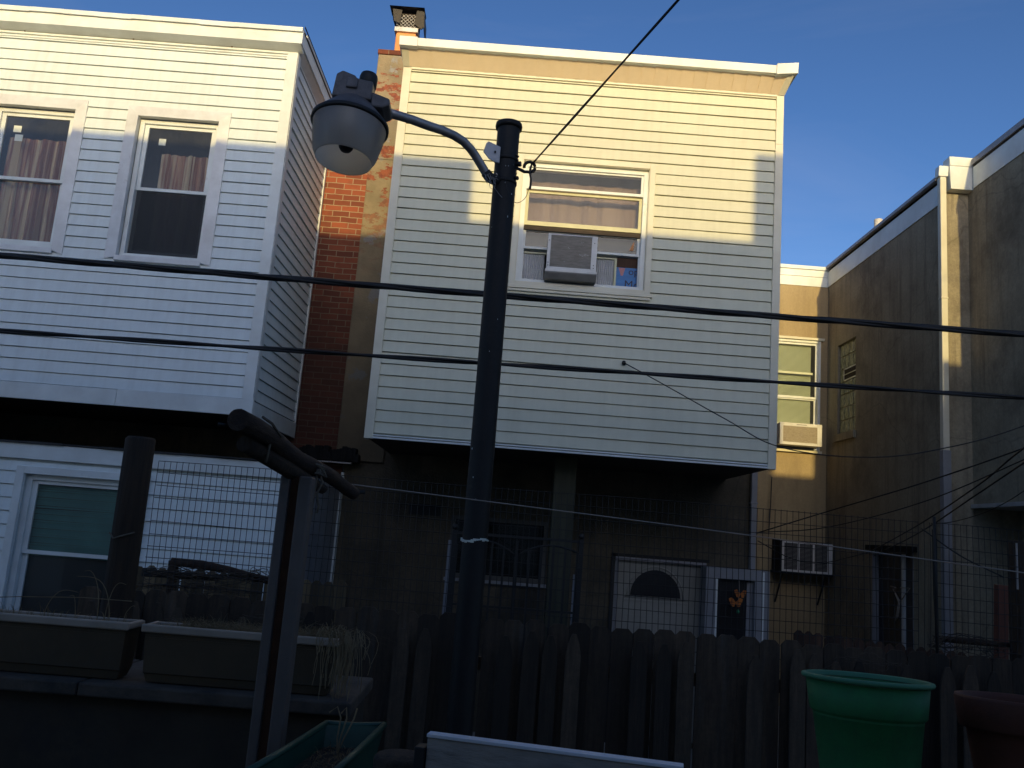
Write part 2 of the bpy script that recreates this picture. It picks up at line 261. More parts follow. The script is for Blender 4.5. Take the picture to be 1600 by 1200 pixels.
# ------------------------------------------------------------------ mesh helpers (all in world coordinates)
class MB:
    def __init__(s): s.v = []; s.f = []; s.sm = []
    def tilt(s, ax, ang, piv):
        q = Matrix.Rotation(R(ang), 3, ax); piv = Vector(piv); s.v = [q @ (v-piv)+piv for v in s.v]; return s
    def quad(s, *p, smooth=False):
        i = len(s.v); s.v += [Vector(q) for q in p]; s.f.append(tuple(range(i, i+len(p)))); s.sm.append(smooth); return s
    def box(s, x0, x1, y0, y1, z0, z1, rot=None, piv=None):
        if x0 > x1: x0, x1 = x1, x0
        if y0 > y1: y0, y1 = y1, y0
        if z0 > z1: z0, z1 = z1, z0
        i = len(s.v); p = [Vector((x, y, z)) for z in (z0, z1) for y in (y0, y1) for x in (x0, x1)]
        if rot is not None:
            c = Vector(piv) if piv is not None else Vector(((x0+x1)/2, (y0+y1)/2, (z0+z1)/2)); p = [rot @ (q-c) + c for q in p]
        s.v += p
        for f in ((0, 2, 3, 1), (4, 5, 7, 6), (0, 1, 5, 4), (2, 6, 7, 3), (0, 4, 6, 2), (1, 3, 7, 5)): s.f.append(tuple(i+k for k in f)); s.sm.append(False)
        return s
    def tube(s, pts, r, n=8, caps=True, jit=0):
        pts = [Vector(p) for p in pts]; N = len(pts); rr = r if isinstance(r, (list, tuple)) else [r]*N; i0 = len(s.v)
        ref = Vector((0, 0, 1)); d0 = (pts[-1]-pts[0]).normalized()
        if abs(d0.z) > .9: ref = Vector((1, 0, 0))
        for k in range(N):
            d = (pts[min(k+1, N-1)] - pts[max(k-1, 0)]).normalized(); a = d.cross(ref).normalized(); b = a.cross(d)
            for j in range(n):
                t = 2*math.pi*j/n; q = rr[k]*(1 + (rnd.uniform(-jit, jit) if jit else 0)); s.v.append(pts[k] + (a*math.cos(t) + b*math.sin(t))*q)
        for k in range(N-1):
            for j in range(n):
                a, b = i0+k*n+j, i0+k*n+(j+1) % n; s.f.append((a, b, b+n, a+n)); s.sm.append(n > 5)
        if caps:
            s.f.append(tuple(i0+j for j in range(n))[::-1]); s.sm.append(False); s.f.append(tuple(i0+(N-1)*n+j for j in range(n))); s.sm.append(False)
        return s
    def lathe(s, prof, cx, cy, n=40, sx=1, sy=1):
        i0 = len(s.v); L = len(prof)
        for r, z in prof:
            for j in range(n):
                t = 2*math.pi*j/n; s.v.append(Vector((cx+r*sx*math.cos(t), cy+r*sy*math.sin(t), z)))
        for k in range(L-1):
            for j in range(n):
                a, b = i0+k*n+j, i0+k*n+(j+1) % n; s.f.append((a, b, b+n, a+n)); s.sm.append(True)
        return s
    def prism(s, poly, d, closed=True):
        """poly: list of 3-D points, d: extrusion vector"""
        d = Vector(d); i = len(s.v); n = len(poly); s.v += [Vector(p) for p in poly] + [Vector(p)+d for p in poly]
        s.f.append(tuple(range(i, i+n))[::-1]); s.f.append(tuple(range(i+n, i+2*n))); s.sm += [False, False]
        for k in range(n): s.f.append((i+k, i+(k+1) % n, i+n+(k+1) % n, i+n+k)); s.sm.append(False)
        return s
    def build(s, name, m, parent=None, bevel=0, normals=True):
        me = bpy.data.meshes.new(name); org = parent.matrix_world.translation if False else (parent['_o'] if parent is not None else (0, 0, 0))
        org = Vector(org); me.from_pydata([v-org for v in s.v], [], s.f); me.validate()
        for p, q in zip(me.polygons, s.sm): p.use_smooth = q
        if normals:
            bm = bmesh.new(); bm.from_mesh(me); bmesh.ops.recalc_face_normals(bm, faces=bm.faces); bm.to_mesh(me); bm.free()
        me.materials.append(M[m] if isinstance(m, str) else m)
        o = bpy.data.objects.new(name, me); COL.objects.link(o)
        if parent is not None: o.parent = parent; o['_o'] = (org.x, org.y, org.z)
        else: o['_o'] = (0., 0., 0.)
        if bevel:
            b = o.modifiers.new('bevel', 'BEVEL'); b.width = bevel; b.segments = 2; b.limit_method = 'ANGLE'; b.angle_limit = R(40)
        return o
ALL = []
def tag(o, label=None, cat=None, group=None, kind=None):
    if label: o['label'] = label
    if cat: o['category'] = cat
    if group: o['group'] = group
    if kind: o['kind'] = kind
    return o
def thing(name, label, cat, loc, group=None):
    o = bpy.data.objects.new(name, None); COL.objects.link(o); o.location = loc; o['_o'] = tuple(float(v) for v in loc); o.empty_display_size = .1
    return tag(o, label, cat, group)
def struct(name, mb, m): return tag(mb.build(name, m), kind='structure')
def cells(a0, a1, z0, z1, holes):
    xs = sorted({a0, a1, *[h[0] for h in holes], *[h[1] for h in holes]}); zs = sorted({z0, z1, *[h[2] for h in holes], *[h[3] for h in holes]})
    xs = [x for x in xs if a0 <= x <= a1]; zs = [z for z in zs if z0 <= z <= z1]
    for i in range(len(xs)-1):
        for j in range(len(zs)-1):
            cx, cz = (xs[i]+xs[i+1])/2, (zs[j]+zs[j+1])/2
            if not any(h[0] < cx < h[1] and h[2] < cz < h[3] for h in holes): yield xs[i], xs[i+1], zs[j], zs[j+1]
def wall_y(mb, x0, x1, z0, z1, y0, y1, holes=()):      # wall facing -Y
    for a, b, c, d in cells(x0, x1, z0, z1, list(holes)): mb.box(a, b, y0, y1, c, d)
    return mb
def siding(mb, ax, a0, a1, z0, z1, c, plane, sgn, holes=(), lip=.016, seed=1):
    """lapped clapboards; ax 'x' = wall across X facing sgn*Y, 'y' = wall along Y facing sgn*X"""
    rg = random.Random(seed); P = (lambda a, d, z: (a, plane+sgn*d, z)) if ax == 'x' else (lambda a, d, z: (plane+sgn*d, a, z))
    n = int(math.ceil((z1-z0)/c)); ph = [rg.uniform(0, 6) for _ in range(n+1)]
    for k in range(n):
        zi = z0+k*c; zt = min(zi+c, z1)
        lipk = lip*rg.uniform(.9, 1.1)
        for (p, q, zl, zh) in cells(a0, a1, zi, zt, [h for h in holes if h[2] < zt and h[3] > zi]):
            m_ = max(1, int((q-p)/.35)); xs = [p+(q-p)*t/m_ for t in range(m_+1)]
            dd = lambda a, z: .002 + lipk*(1-(z-zi)/c) + .0014*math.sin(a*2.3+ph[k]) + .0008*math.sin(a*7+ph[k]*2)
            sag = lambda a: .0016*math.sin(a*1.3+ph[k]*3)
            zc = zh - (.008 if abs(zh-zi-c) < 1e-6 else 0)
            for t in range(m_):
                A, B = xs[t], xs[t+1]
                za, zb = (zl+sag(A), zl+sag(B)) if zl == zi else (zl, zl)
                mb.quad(P(A, dd(A, zl), za), P(B, dd(B, zl), zb), P(B, dd(B, zc), zc), P(A, dd(A, zc), zc), smooth=False)
                mb.quad(P(A, dd(A, zc), zc), P(B, dd(B, zc), zc), P(B, -.019, zc), P(A, -.019, zc))
                if zl == zi: mb.quad(P(A, dd(A, zl), za), P(B, dd(B, zl), zb), P(B, -.019, zb), P(A, -.019, za))
    return mb
def frame_y(mb, x0, x1, z0, z1, y0, y1, wl, wr=None, wt=None, wb=None):
    wr = wl if wr is None else wr; wt = wl if wt is None else wt; wb = wl if wb is None else wb
    mb.box(x0, x0+wl, y0, y1, z0, z1); mb.box(x1-wr, x1, y0, y1, z0, z1)
    mb.box(x0+wl, x1-wr, y0, y1, z1-wt, z1); mb.box(x0+wl, x1-wr, y0, y1, z0, z0+wb); return mb
def curtain(x0, x1, z0, z1, y, amp=.02, waves=14, seed=3, gather=0):
    mb = MB(); rg = random.Random(seed); n = waves*8; ph = rg.uniform(0, 6); rows = 8
    def pt(i, j):
        u = i/n; v = j/rows; x = x0+(x1-x0)*u; z = z0+(z1-z0)*v
        if j == rows: z += .012*math.sin(u*waves*6.28+1)
        a = amp*(1+.4*math.sin(u*9+ph))*(.7+.5*(1-v)); return (x + .01*math.sin(u*31+v*3), y + a*math.sin(u*waves*6.28 + .8*math.sin(u*17+ph)+ .5*v), z)
    for i in range(n):
        for j in range(rows): mb.quad(pt(i, j), pt(i+1, j), pt(i+1, j+1), pt(i, j+1), smooth=True)
    return mb

# ================================================================== SETTING
struct('ground', MB().quad((-400, -400, 0), (400, -400, 0), (400, 400, 0), (-400, 400, 0)), 'pale_concrete')
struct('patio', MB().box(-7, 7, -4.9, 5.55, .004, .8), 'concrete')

# unseen house row behind the viewer: stepped to shade the facades, pale for bounce
bh = thing('stucco_row', 'unseen row house behind the viewpoint, stepped for shade and pale for bounce', 'house', (0, -5, 0))
DX, DZ = 13.5*math.tan(SUN_AZ), 13.5*math.tan(SUN_EL)
LOW = 4.2+DZ
mb = MB()
for x0, x1, zb in ((-14, -.60, 6.17), (-.60, 2.41, 5.50), (2.41, 4.42, 6.50), (4.42, 5.08, 4.37), (5.08, 14, 4.90)):
    mb.box(x0+DX, x1+DX, -5.2, -5, 0, zb+DZ)
mb.box(-14, 14.3, -11, -5.2, 0, LOW); mb.build('wall', 'bounce_stucco', bh)

# ================================================================== LEFT HOUSE
lh = thing('row_house', 'white vinyl sided row house with two tall upper windows', 'house', (-4.2, 8.5, 0))
W2 = (-4.235, -3.365, 4.82, 6.385); W1 = (-5.79, -4.91, 4.84, 6.40)
C = .1215
mb = MB(); wall_y(mb, -7.0, -2.66, 3.40, 7.40, 8.532, 8.60, [W1, W2]); siding(mb, 'x', -7.0, -2.715, 3.42, 7.26, C, 8.512, -1, [W1, W2], seed=2); mb.build('bay_wall', 'white_vinyl', lh)
mb = MB(); mb.box(-2.72, -2.662, 8.60, 10.3, 3.40, 7.3); siding(mb, 'y', 8.60, 10.28, 3.42, 7.20, C, -2.642, 1, seed=5); mb.build('side_wall', 'white_vinyl', lh)
mb = MB().box(-2.735, -2.622, 8.485, 8.512, 3.418, 7.262).box(-2.642, -2.618, 8.513, 8.60, 3.418, 7.262); mb.build('corner_trim', 'white_trim', lh)
MB().box(-2.655, -2.615, 10.24, 10.285, 3.38, 7.2).build('corner_trim', 'white_trim', lh)
# skirt band along the foot of the bay
mb = MB(); mb.box(-7, -4.0, 8.478, 8.514, 3.248, 3.412).box(-3.996, -2.612, 8.476, 8.514, 3.248, 3.416).box(-2.642, -2.610, 8.516, 10.28, 3.22, 3.40); mb.build('skirt_band', 'white_trim', lh, .003)
MB().box(-7, -2.66, 8.52, 10.3, 3.26, 3.30).build('bay_floor', 'soffit_dark', lh)
# cornice
mb = MB()
mb.prism([(-7, 8.36, 7.30), (-7, 8.36, 7.45), (-7, 8.52, 7.45), (-7, 8.52, 7.262), (-7, 8.50, 7.262)], (4.43, 0, 0))
mb.prism([(-2.57, 8.36, 7.30), (-2.57, 8.36, 7.45), (-2.57, 10.8, 7.45), (-2.57, 10.8, 7.30)], (.012, 0, 0))
mb.prism([(-2.66, 8.52, 7.24), (-2.575, 8.52, 7.30), (-2.575, 8.52, 7.448), (-2.66, 8.52, 7.448)], (0, 2.2, 0))
mb.build('cornice', 'white_trim', lh)
MB().box(-7, -2.72, 8.484, 8.5, 7.205, 7.222).box(-7, -2.72, 8.478, 8.5, 7.238, 7.260).build('frieze_moulding', 'white_trim', lh)
mb = MB()
xs = [-7+i*.37 for i in range(13)]
for i in range(12):
    x0, x1 = xs[i], min(xs[i+1], -2.545); s0 = .004*math.sin(i*1.9); s1 = .004*math.sin((i+1)*1.9)
    mb.prism([(x0, 8.335, 7.425+s0), (x0, 8.335, 7.475+s0*.3), (x0, 8.5, 7.49), (x0, 8.5, 7.452)], (x1-x0, 0, 0))
mb.box(-2.66, -2.543, 8.5, 10.9, 7.452, 7.482); mb.build('roof_edge', 'white_trim', lh)
MB().box(-2.556, -2.550, 8.40, 10.8, 7.44, 7.451).box(-2.546, -2.540, 8.36, 10.9, 7.482, 7.50).build('roof_lip', 'dark_gap', lh)
MB().box(-7, -2.7, 8.6, 16, 7.40, 7.44).build('roof', 'roof', lh)
MB().box(-3.2, -2.60, 10.95, 11.6, 7.2, 7.88).build('parapet', 'cream_trim', lh)
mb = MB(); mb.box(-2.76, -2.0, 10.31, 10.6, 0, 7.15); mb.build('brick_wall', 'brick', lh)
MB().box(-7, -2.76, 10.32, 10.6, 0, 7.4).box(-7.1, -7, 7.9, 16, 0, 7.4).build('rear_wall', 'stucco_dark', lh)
for i, bx in enumerate((-5.62, -4.43, -3.35)):
    MB().box(bx, bx+.012, 8.47, 8.484, 7.262, 7.285).build('clip', 'rust', lh)

def dh_window(par, x0, x1, z0, z1, yp, zm, tm='white_trim', screen=False, top_ext=0, seed=1, gl='glass', sashw=.045):
    """double-hung window: frame filling x0..x1; sashes with panes; zm = meeting rail height"""
    f = frame_y(MB(), x0, x1, z0, z1, yp+.005, yp+.11, .05, .05, .05, .05).build('window', tm, par, .002)
    a, b = x0+.05, x1-.05
    frame_y(MB(), a, b, zm-.018, z1-.05, yp+.03, yp+.055, sashw, sashw, sashw*.8, .036).build('upper_sash', tm, f, .002)
    MB().box(a+sashw-.003, b-sashw+.003, yp+.040, yp+.044, zm+.01, z1-.05-sashw*.8+.003).build('pane', gl, f)
    frame_y(MB(), a+.002, b-.002, z0+.052, zm+.012, yp+.060, yp+.085, sashw, sashw, .03, .05).build('lower_sash', tm, f, .002)
    MB().box(a+sashw, b-sashw, yp+.070, yp+.074, z0+.10, zm-.017).build('pane', gl, f)
    if screen:
        MB().box(a+.012, b-.012, yp+.045, yp+.047, z0+.055, zm-.02).build('screen', 'insect_screen', f)
    return f
def capping(par, x0, x1, z0, z1, X0, X1, Z0, Z1, m='capping', rough=.006, seed=4):
    """bent aluminium casing round a window, slightly dented; inner rect x0.., outer rect X0.."""
    rg = random.Random(seed); mb = MB()
    def strip(p0, p1, q0, q1, n=9):
        for k in range(n):
            def L(a, b, t): return [a[i]+(b[i]-a[i])*t for i in range(2)]
            t0, t1 = k/n, (k+1)/n; a, b, c, d = L(p0, p1, t0), L(p0, p1, t1), L(q0, q1, t1), L(q0, q1, t0)
            y0 = 8.492 - (offs[k] if k else 0); y1 = 8.492 - (offs[k+1] if k+1 < n else 0)
            mb.quad((a[0], y0-.022, a[1]), (b[0], y1-.022, b[1]), (c[0], y1-.006, c[1]), (d[0], y0-.006, d[1]))       # face
            mb.quad((a[0], y0-.022, a[1]), (b[0], y1-.022, b[1]), (b[0], 8.55, b[1]), (a[0], 8.55, a[1]))             # inner return
            mb.quad((c[0], y1-.006, c[1]), (d[0], y0-.006, d[1]), (d[0], 8.52, d[1]), (c[0], 8.52, c[1]))
    offs = [rg.uniform(-rough*.3, rough) for _ in range(12)]; strip((x0, z0), (x0, z1), (X0, Z0), (X0, Z1))
    offs = [rg.uniform(-rough*.3, rough) for _ in range(12)]; strip((x1, z0), (x1, z1), (X1, Z0), (X1, Z1))
    offs = [rg.uniform(-rough*.3, rough) for _ in range(12)]; strip((x0, z1), (x1, z1), (X0, Z1), (X1, Z1))
    return mb.build('casing', m, par, normals=True)
def sill_box(par, x0, x1, z0, z1, y0, y1, m='white_trim'): return MB().box(x0, x1, y0, y1, z0, z1).build('sill', m, par, .003)

wa = dh_window(lh, *W2[:2], W2[2], W2[3], 8.54, 5.60, screen=True)
capping(wa, -4.235, -3.365, 4.80, 6.385, -4.36, -3.252, 4.78, 6.50, seed=4)
sill_box(wa, -4.25, -3.35, 4.765, 4.822, 8.465, 8.62, 'capping')
wb = dh_window(lh, *W1[:2], W1[2], W1[3], 8.54, 5.61)
capping(wb, -5.79, -4.91, 4.82, 6.40, -5.91, -4.80, 4.78, 6.52, seed=9)
sill_box(wb, -5.80, -4.90, 4.785, 4.842, 8.465, 8.62, 'capping')
curtain(-4.04, -3.45, 4.95, 6.06, 8.70, .036, 7, 3).build('curtain', 'curtain_stripe', wa)
curtain(-5.72, -5.00, 4.90, 6.12, 8.70, .040, 7, 8).build('curtain', 'curtain_stripe', wb)
for px, pz, sz in ((-4.02, 6.185, .075),): MB().box(px, px+sz, 8.577, 8.579, pz-sz, pz).build('sticker', 'paper', wa)
for px, pz in ((-5.60, 6.21), (-5.57, 6.11)): MB().box(px, px+.085, 8.577, 8.579, pz-.075, pz).build('sticker', 'paper', wb)

# lower extension of the left house
WL = (-4.44, -3.36, 1.02, 2.49)
mb = MB(); wall_y(mb, -7, -2.02, 0, 2.64, 7.932, 8.0, [WL]); siding(mb, 'x', -7, -2.07, .2, 2.60, .1215, 7.912, -1, [WL], seed=12); mb.build('lower_wall', 'white_vinyl', lh)
MB().box(-2.06, -2.005, 7.885, 7.915, .2, 2.63).build('corner_trim', 'white_trim', lh)
MB().box(-2.02, -1.98, 7.92, 10.3, 0, 2.78).build('lower_side_panel', 'door_frame', lh)
MB().box(-1.985, -1.955, 10.22, 10.30, 1.0, 2.85).build('corner_trim', 'white_trim', lh)
MB().box(-7, -1.99, 7.87, 7.914, 2.625, 2.765).build('skirt_band', 'white_trim', lh, .003)
mb = MB()
for i in range(14):
    x = -7+i*.36; mb.box(x, min(x+.36, -1.97), 7.85-.008*math.sin(i*2.2), 7.95, 2.768+.003*math.sin(i*1.7), 2.784+.004*math.sin(i*2.9))
mb.box(-7, -1.97, 7.95, 10.3, 2.766, 2.79); mb.build('lower_roof', 'roof', lh)
wc = dh_window(lh, WL[0], WL[1], WL[2], WL[3], 7.93, 1.785)
frame_y(MB(), -4.52, -3.28, .94, 2.56, 7.872, 7.916, .075, .075, .07, .07).build('casing', 'white_trim', wc, .004)
mb = MB()
for k in range(34):
    z = 2.40 - k*.019; t = .006*math.sin(k*1.7) - (.014 if k in (11, 12) else 0)
    mb.quad((-4.37, 8.018, z+t), (-3.43, 8.018, z+.0), (-3.43, 8.004, z-.0185), (-4.37, 8.004, z-.0185+t*.4))
mb.build('blind', 'blind_green', wc)
MB().box(-4.37, -3.43, 8.03, 8.035, 1.05, 1.80).build('curtain', 'storm_dark', wc)

# ================================================================== MIDDLE HOUSE
mh = thing('row_house', 'cream vinyl sided row house with an overhanging bay and one wide window', 'house', (.6, 8.5, 0))
WM = (-.075, 1.285, 4.865, 6.225)
mb = MB(); wall_y(mb, -1.44, 2.67, 3.15, 7.28, 8.532, 8.60, [WM]); siding(mb, 'x', -1.375, 2.625, 3.178, 7.19, .1205, 8.512, -1, [WM], seed=21); mb.build('bay_wall', 'cream_vinyl', mh)
MB().box(-1.44, -1.38, 8.60, 10.3, 3.14, 7.28).box(2.62, 2.67, 8.60, 10.3, 3.14, 7.28).build('side_wall', 'cream_vinyl', mh)
for a, b in ((-1.462, -1.372), (2.618, 2.700)):
    MB().box(a, b, 8.482, 8.513, 3.118, 6.62).box(a+.001, b-.001, 8.4835, 8.513, 6.623, 7.196).box(b-.03 if a > 0 else a, b if a > 0 else a+.03, 8.514, 8.60, 3.118, 7.196).build('corner_trim', 'cream_trim', mh, .002)
MB().box(-1.372, 2.618, 8.470, 8.512, 3.122, 3.140).box(-1.372, 2.618, 8.480, 8.512, 3.150, 3.163).build('base_trim', 'white_trim', mh)
MB().box(-1.44, 2.67, 8.52, 10.3, 3.128, 3.16).build('bay_soffit', 'soffit_dark', mh)
MB().box(-1.372, 2.618, 8.478, 8.512, 7.172, 7.196).build('frieze_moulding', 'cream_trim', mh)
# coved soffit made of lapped vertical panels
mb = MB(); n = 29
for k in range(n):
    x0, x1 = -1.43+4.11*k/n, -1.43+4.11*(k+1)/n; e = .012
    mb.quad((x0, 8.482-e, 7.196), (x1, 8.482, 7.196), (x1, 8.30, 7.335), (x0, 8.30-e, 7.335)); mb.quad((x1, 8.482, 7.196), (x1, 8.482-e, 7.196), (x1, 8.30-e, 7.335), (x1, 8.30, 7.335))
mb.build('cove_soffit', 'soffit_cream', mh)
for s, x in ((-1, -1.462), (1, 2.70)):
    mb = MB()
    xa, xb, xo = (x, x+.07, x-.02) if s < 0 else (x-.07, x, x+.045)
    mb.prism([(xa, 8.474, 7.19), (xb, 8.474, 7.19), (xb+(.045 if s > 0 else -.01), 8.272, 7.345), (xo if s < 0 else xa+.045, 8.272, 7.345)], (0, .018, .012)); mb.build('cove_corner', 'cream_trim', mh)

mb = MB()
mb.prism([(-1.30, 8.262, 7.318), (-1.30, 8.252, 7.405), (-1.30, 8.64, 7.43), (-1.30, 8.64, 7.318)], (3.84, 0, 0))
mb.prism([(-1.495, 8.256, 7.312), (-1.495, 8.244, 7.412), (-1.495, 8.66, 7.44), (-1.495, 8.66, 7.312)], (.194, 0, 0))
mb.prism([(2.541, 8.254, 7.305), (2.541, 8.238, 7.418), (2.541, 8.66, 7.455), (2.541, 8.66, 7.305)], (.229, 0, .028))
mb.build('cornice', 'white_trim', mh, .003)
MB().box(-1.44, 2.665, 8.6, 10.3, 7.28, 7.34).box(-1.44, 2.9, 10.3, 16, 7.2, 7.26).build('roof', 'roof', mh)

# wide window
f = frame_y(MB(), WM[0], WM[1], WM[2], WM[3], 8.53, 8.66, .055).build('window', 'white_trim', mh, .002)
frame_y(MB(), -.135, 1.345, 4.832, 6.285, 8.476, 8.529, .062, .062, .062, .045).build('casing', 'cream_trim', f, .004)
frame_y(MB(), -.082, 1.292, 4.862, 6.232, 8.490, 8.531, .014).build('casing', 'cream_trim', f)
MB().box(-.16, 1.37, 8.462, 8.60, 4.800, 4.834).box(-.14, 1.35, 8.474, 8.60, 4.770, 4.799).build('sill', 'cream_trim', f, .003)
# upper sash, storm sash and lowered sash, as seen stacked
frame_y(MB(), -.022, 1.232, 5.93, 6.175, 8.55, 8.575, .028, .028, .025, .032).build('upper_sash', 'white_trim', f, .002)
MB().box(0, 1.21, 8.560, 8.563, 5.96, 6.16).build('pane', 'glass', f)
frame_y(MB(), -.022, 1.232, 5.535, 5.93, 8.585, 8.61, .035, .035, .03, .048).build('storm_sash', 'yellow_frame', f, .002)
MB().box(0, 1.21, 8.597, 8.600, 5.57, 5.905).build('pane', 'glass', f)
MB().box(-.02, 1.23, 8.59, 8.64, 5.485, 5.53).build('rail', 'soffit_dark', f)
frame_y(MB(), -.022, 1.232, 5.262, 5.50, 8.615, 8.64, .03, .03, .02, .03).build('lower_sash', 'white_trim', f, .002)
MB().box(0, 1.21, 8.626, 8.629, 5.285, 5.48).build('pane', 'glass', f)
MB().box(-.022, 1.232, 8.57, 8.612, 5.268, 5.292).build('rail', 'white_trim', f)
MB().box(1.215, 1.232, 8.556, 8.60, 4.92, 5.26).box(-.022, 0.0, 8.556, 8.60, 4.92, 5.26).build('track', 'white_trim', f)
curtain(-.02, 1.23, 5.50, 6.115, 8.78, .012, 5, 17).build('curtain', 'curtain_rose', f)
MB().box(-.02, 1.23, 8.72, 8.726, 5.27, 5.5).build('shade', 'grey_shade', f)
MB().prism([(1.12, 8.612, 5.345), (1.165, 8.612, 5.345), (1.17, 8.612, 5.45)], (0, .004, 0)).build('torn_label', 'flue', f)

# window air conditioner and its accordion panels
ac = thing('air_conditioner', 'dented grey window air conditioner with pale accordion panels in the cream house window', 'air conditioner', (.5, 8.3, 4.9))
MB().box(.245, .755, 8.37, 8.62, 4.995, 5.372).build('cabinet', 'ac_grey', ac, .006)
frame_y(MB(), .243, .757, 4.99, 5.376, 8.355, 8.372, .032, .058, .014, .03).build('grille_frame', 'ac_white', ac, .003)
mb = MB(); mb.box(.275, .70, 8.364, 8.371, 5.015, 5.365)
for k in range(30): z = 5.022+k*.0115; mb.box(.275, .70, 8.360, 8.364, z, z+.0042)
mb.build('coil', 'ac_coil', ac)
mb = MB(); rg = random.Random(5)
for cx, cz, n_, sx_, sz_ in ((.61, 5.165, 26, .045, .009), (.60, 5.285, 9, .02, .022), (.36, 5.355, 3, .012, .006), (.425, 5.09, 4, .006, .014), (.46, 5.23, 4, .006, .012)):
    for k in range(n_):
        x = cx+rg.gauss(0, sx_*.6); z = cz+rg.gauss(0, sz_*.6); a = [rg.uniform(0, 6.28) for _ in range(3)]; q = rg.uniform(.003, .011)
        mb.prism([(x+q*math.cos(a[0]), 8.3585, z+q*.6*math.sin(a[0])), (x+q*math.cos(a[1]), 8.3585, z+q*.6*math.sin(a[1])), (x+q*math.cos(a[2]), 8.3585, z+q*.6*math.sin(a[2]))], (0, .003, 0))
mb.build('dent', 'pale_metal', ac)
MB().prism([(.235, 8.35, 4.99), (.235, 8.35, 4.955), (.235, 8.40, 4.90), (.235, 8.62, 4.90), (.235, 8.62, 4.99)], (.53, 0, 0)).build('drip_pan', 'ac_grey', ac, .003)
MB().box(.232, .768, 8.345, 8.372, 4.966, 4.992).build('pan_lip', 'ac_white', ac, .002)
mb = MB()
for x in (.258, .728):
    for z in (5.03, 5.06, 5.30): mb.lathe([(.0, 8.349), (.006, 8.349), (.006, 8.356)], 0, 0, 8) if False else mb.box(x-.004, x+.004, 8.349, 8.356, z-.004, z+.004)
mb.build('screw', 'iron', ac)
for a, b in ((-.055, .245), (.755, .985)):
    mb = MB(); n = int((b-a-.03)/.021)
    for k in range(n):
        x = a+.02+(b-a-.035)*k/n; d = (b-a-.035)/n; mb.quad((x, 8.600, 4.90), (x+d/2, 8.583, 4.90), (x+d/2, 8.583, 5.215), (x, 8.600, 5.215)).quad((x+d/2, 8.583, 4.90), (x+d, 8.600, 4.90), (x+d, 8.600, 5.215), (x+d/2, 8.583, 5.215))
    mb.build('accordion_panel', 'accordion', ac)
frame_y(MB(), -.062, .246, 4.885, 5.232, 8.575, 8.61, .022, .001, .014, .018).build('panel_frame', 'yellow_frame', ac)
frame_y(MB(), .754, .992, 4.885, 5.232, 8.575, 8.61, .001, .022, .014, .018).build('panel_frame', 'yellow_frame', ac)
# blue printed box filling the gap
bx = thing('printed_box', 'blue cardboard box with printed letters wedged beside the air conditioner', 'box', (1.1, 8.62, 4.9))
MB().box(.995, 1.225, 8.615, 8.66, 4.90, 5.15).build('carton', 'blue_card', bx)
MB().box(.995, 1.225, 8.613, 8.66, 5.15, 5.255).build('flap', 'brown_wood', bx)
MB().prism([(1.02, 8.613, 5.145), (1.09, 8.613, 5.145), (1.068, 8.613, 5.06), (1.046, 8.613, 5.06)], (0, .0015, 0)).build('emblem', 'pink_card', bx)
def text(s, x, z, y, size, m, par, name='lettering'):
    c = bpy.data.curves.new(name, 'FONT'); c.body = s; c.size = size; c.extrude = .0006; o = bpy.data.objects.new(name, c); COL.objects.link(o)
    o.parent = par; q = Vector((x, y, z)) - Vector(par['_o']); o.location = q; o.rotation_euler = (R(90), 0, 0); c.materials.append(M[m])
    bpy.context.view_layer.update(); me = bpy.data.meshes.new_from_object(o.evaluated_get(bpy.context.evaluated_depsgraph_get())); me.name = name
    n = bpy.data.objects.new(name+'_', me); COL.objects.link(n); n.parent = par; n.location = o.location; n.rotation_euler = o.rotation_euler
    if not me.materials: me.materials.append(M[m])
    bpy.data.objects.remove(o); n.name = name; return n
text('op', 1.125, 5.075, 8.6125, .105, 'ink', bx); text('Mo', 1.085, 4.925, 8.6125, .125, 'ink', bx)

# lower rear wall, chimney, doors
D1 = (1.375, 2.44, 0.05, 2.10)
WW = (-.62, .55, 1.72, 2.45)
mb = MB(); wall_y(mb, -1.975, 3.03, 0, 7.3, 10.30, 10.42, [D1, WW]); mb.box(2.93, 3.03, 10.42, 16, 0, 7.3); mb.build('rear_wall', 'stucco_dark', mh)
ww = frame_y(MB(), WW[0], WW[1], WW[2], WW[3], 10.285, 10.40, .05).build('window', 'shade_white', mh)
MB().box(WW[0]+.05, WW[1]-.05, 10.34, 10.345, WW[2]+.05, WW[3]-.05).build('pane', 'glass_dark', ww)
MB().box(WW[0]+.03, WW[1]-.03, 10.37, 10.40, WW[2]+.03, WW[3]-.03).build('shade', 'shade_white', ww)
MB().box(WW[0]-.03, WW[1]+.03, 10.24, 10.31, 1.68, 1.715).build('sill', 'door_frame', ww)
MB().box(-1.14, -.76, 10.285, 10.30, 2.42, 2.55).box(-1.1, -.8, 10.28, 10.285, 2.44, 2.46).box(-1.1, -.8, 10.28, 10.285, 2.50, 2.52).build('vent_grille', 'iron', mh)
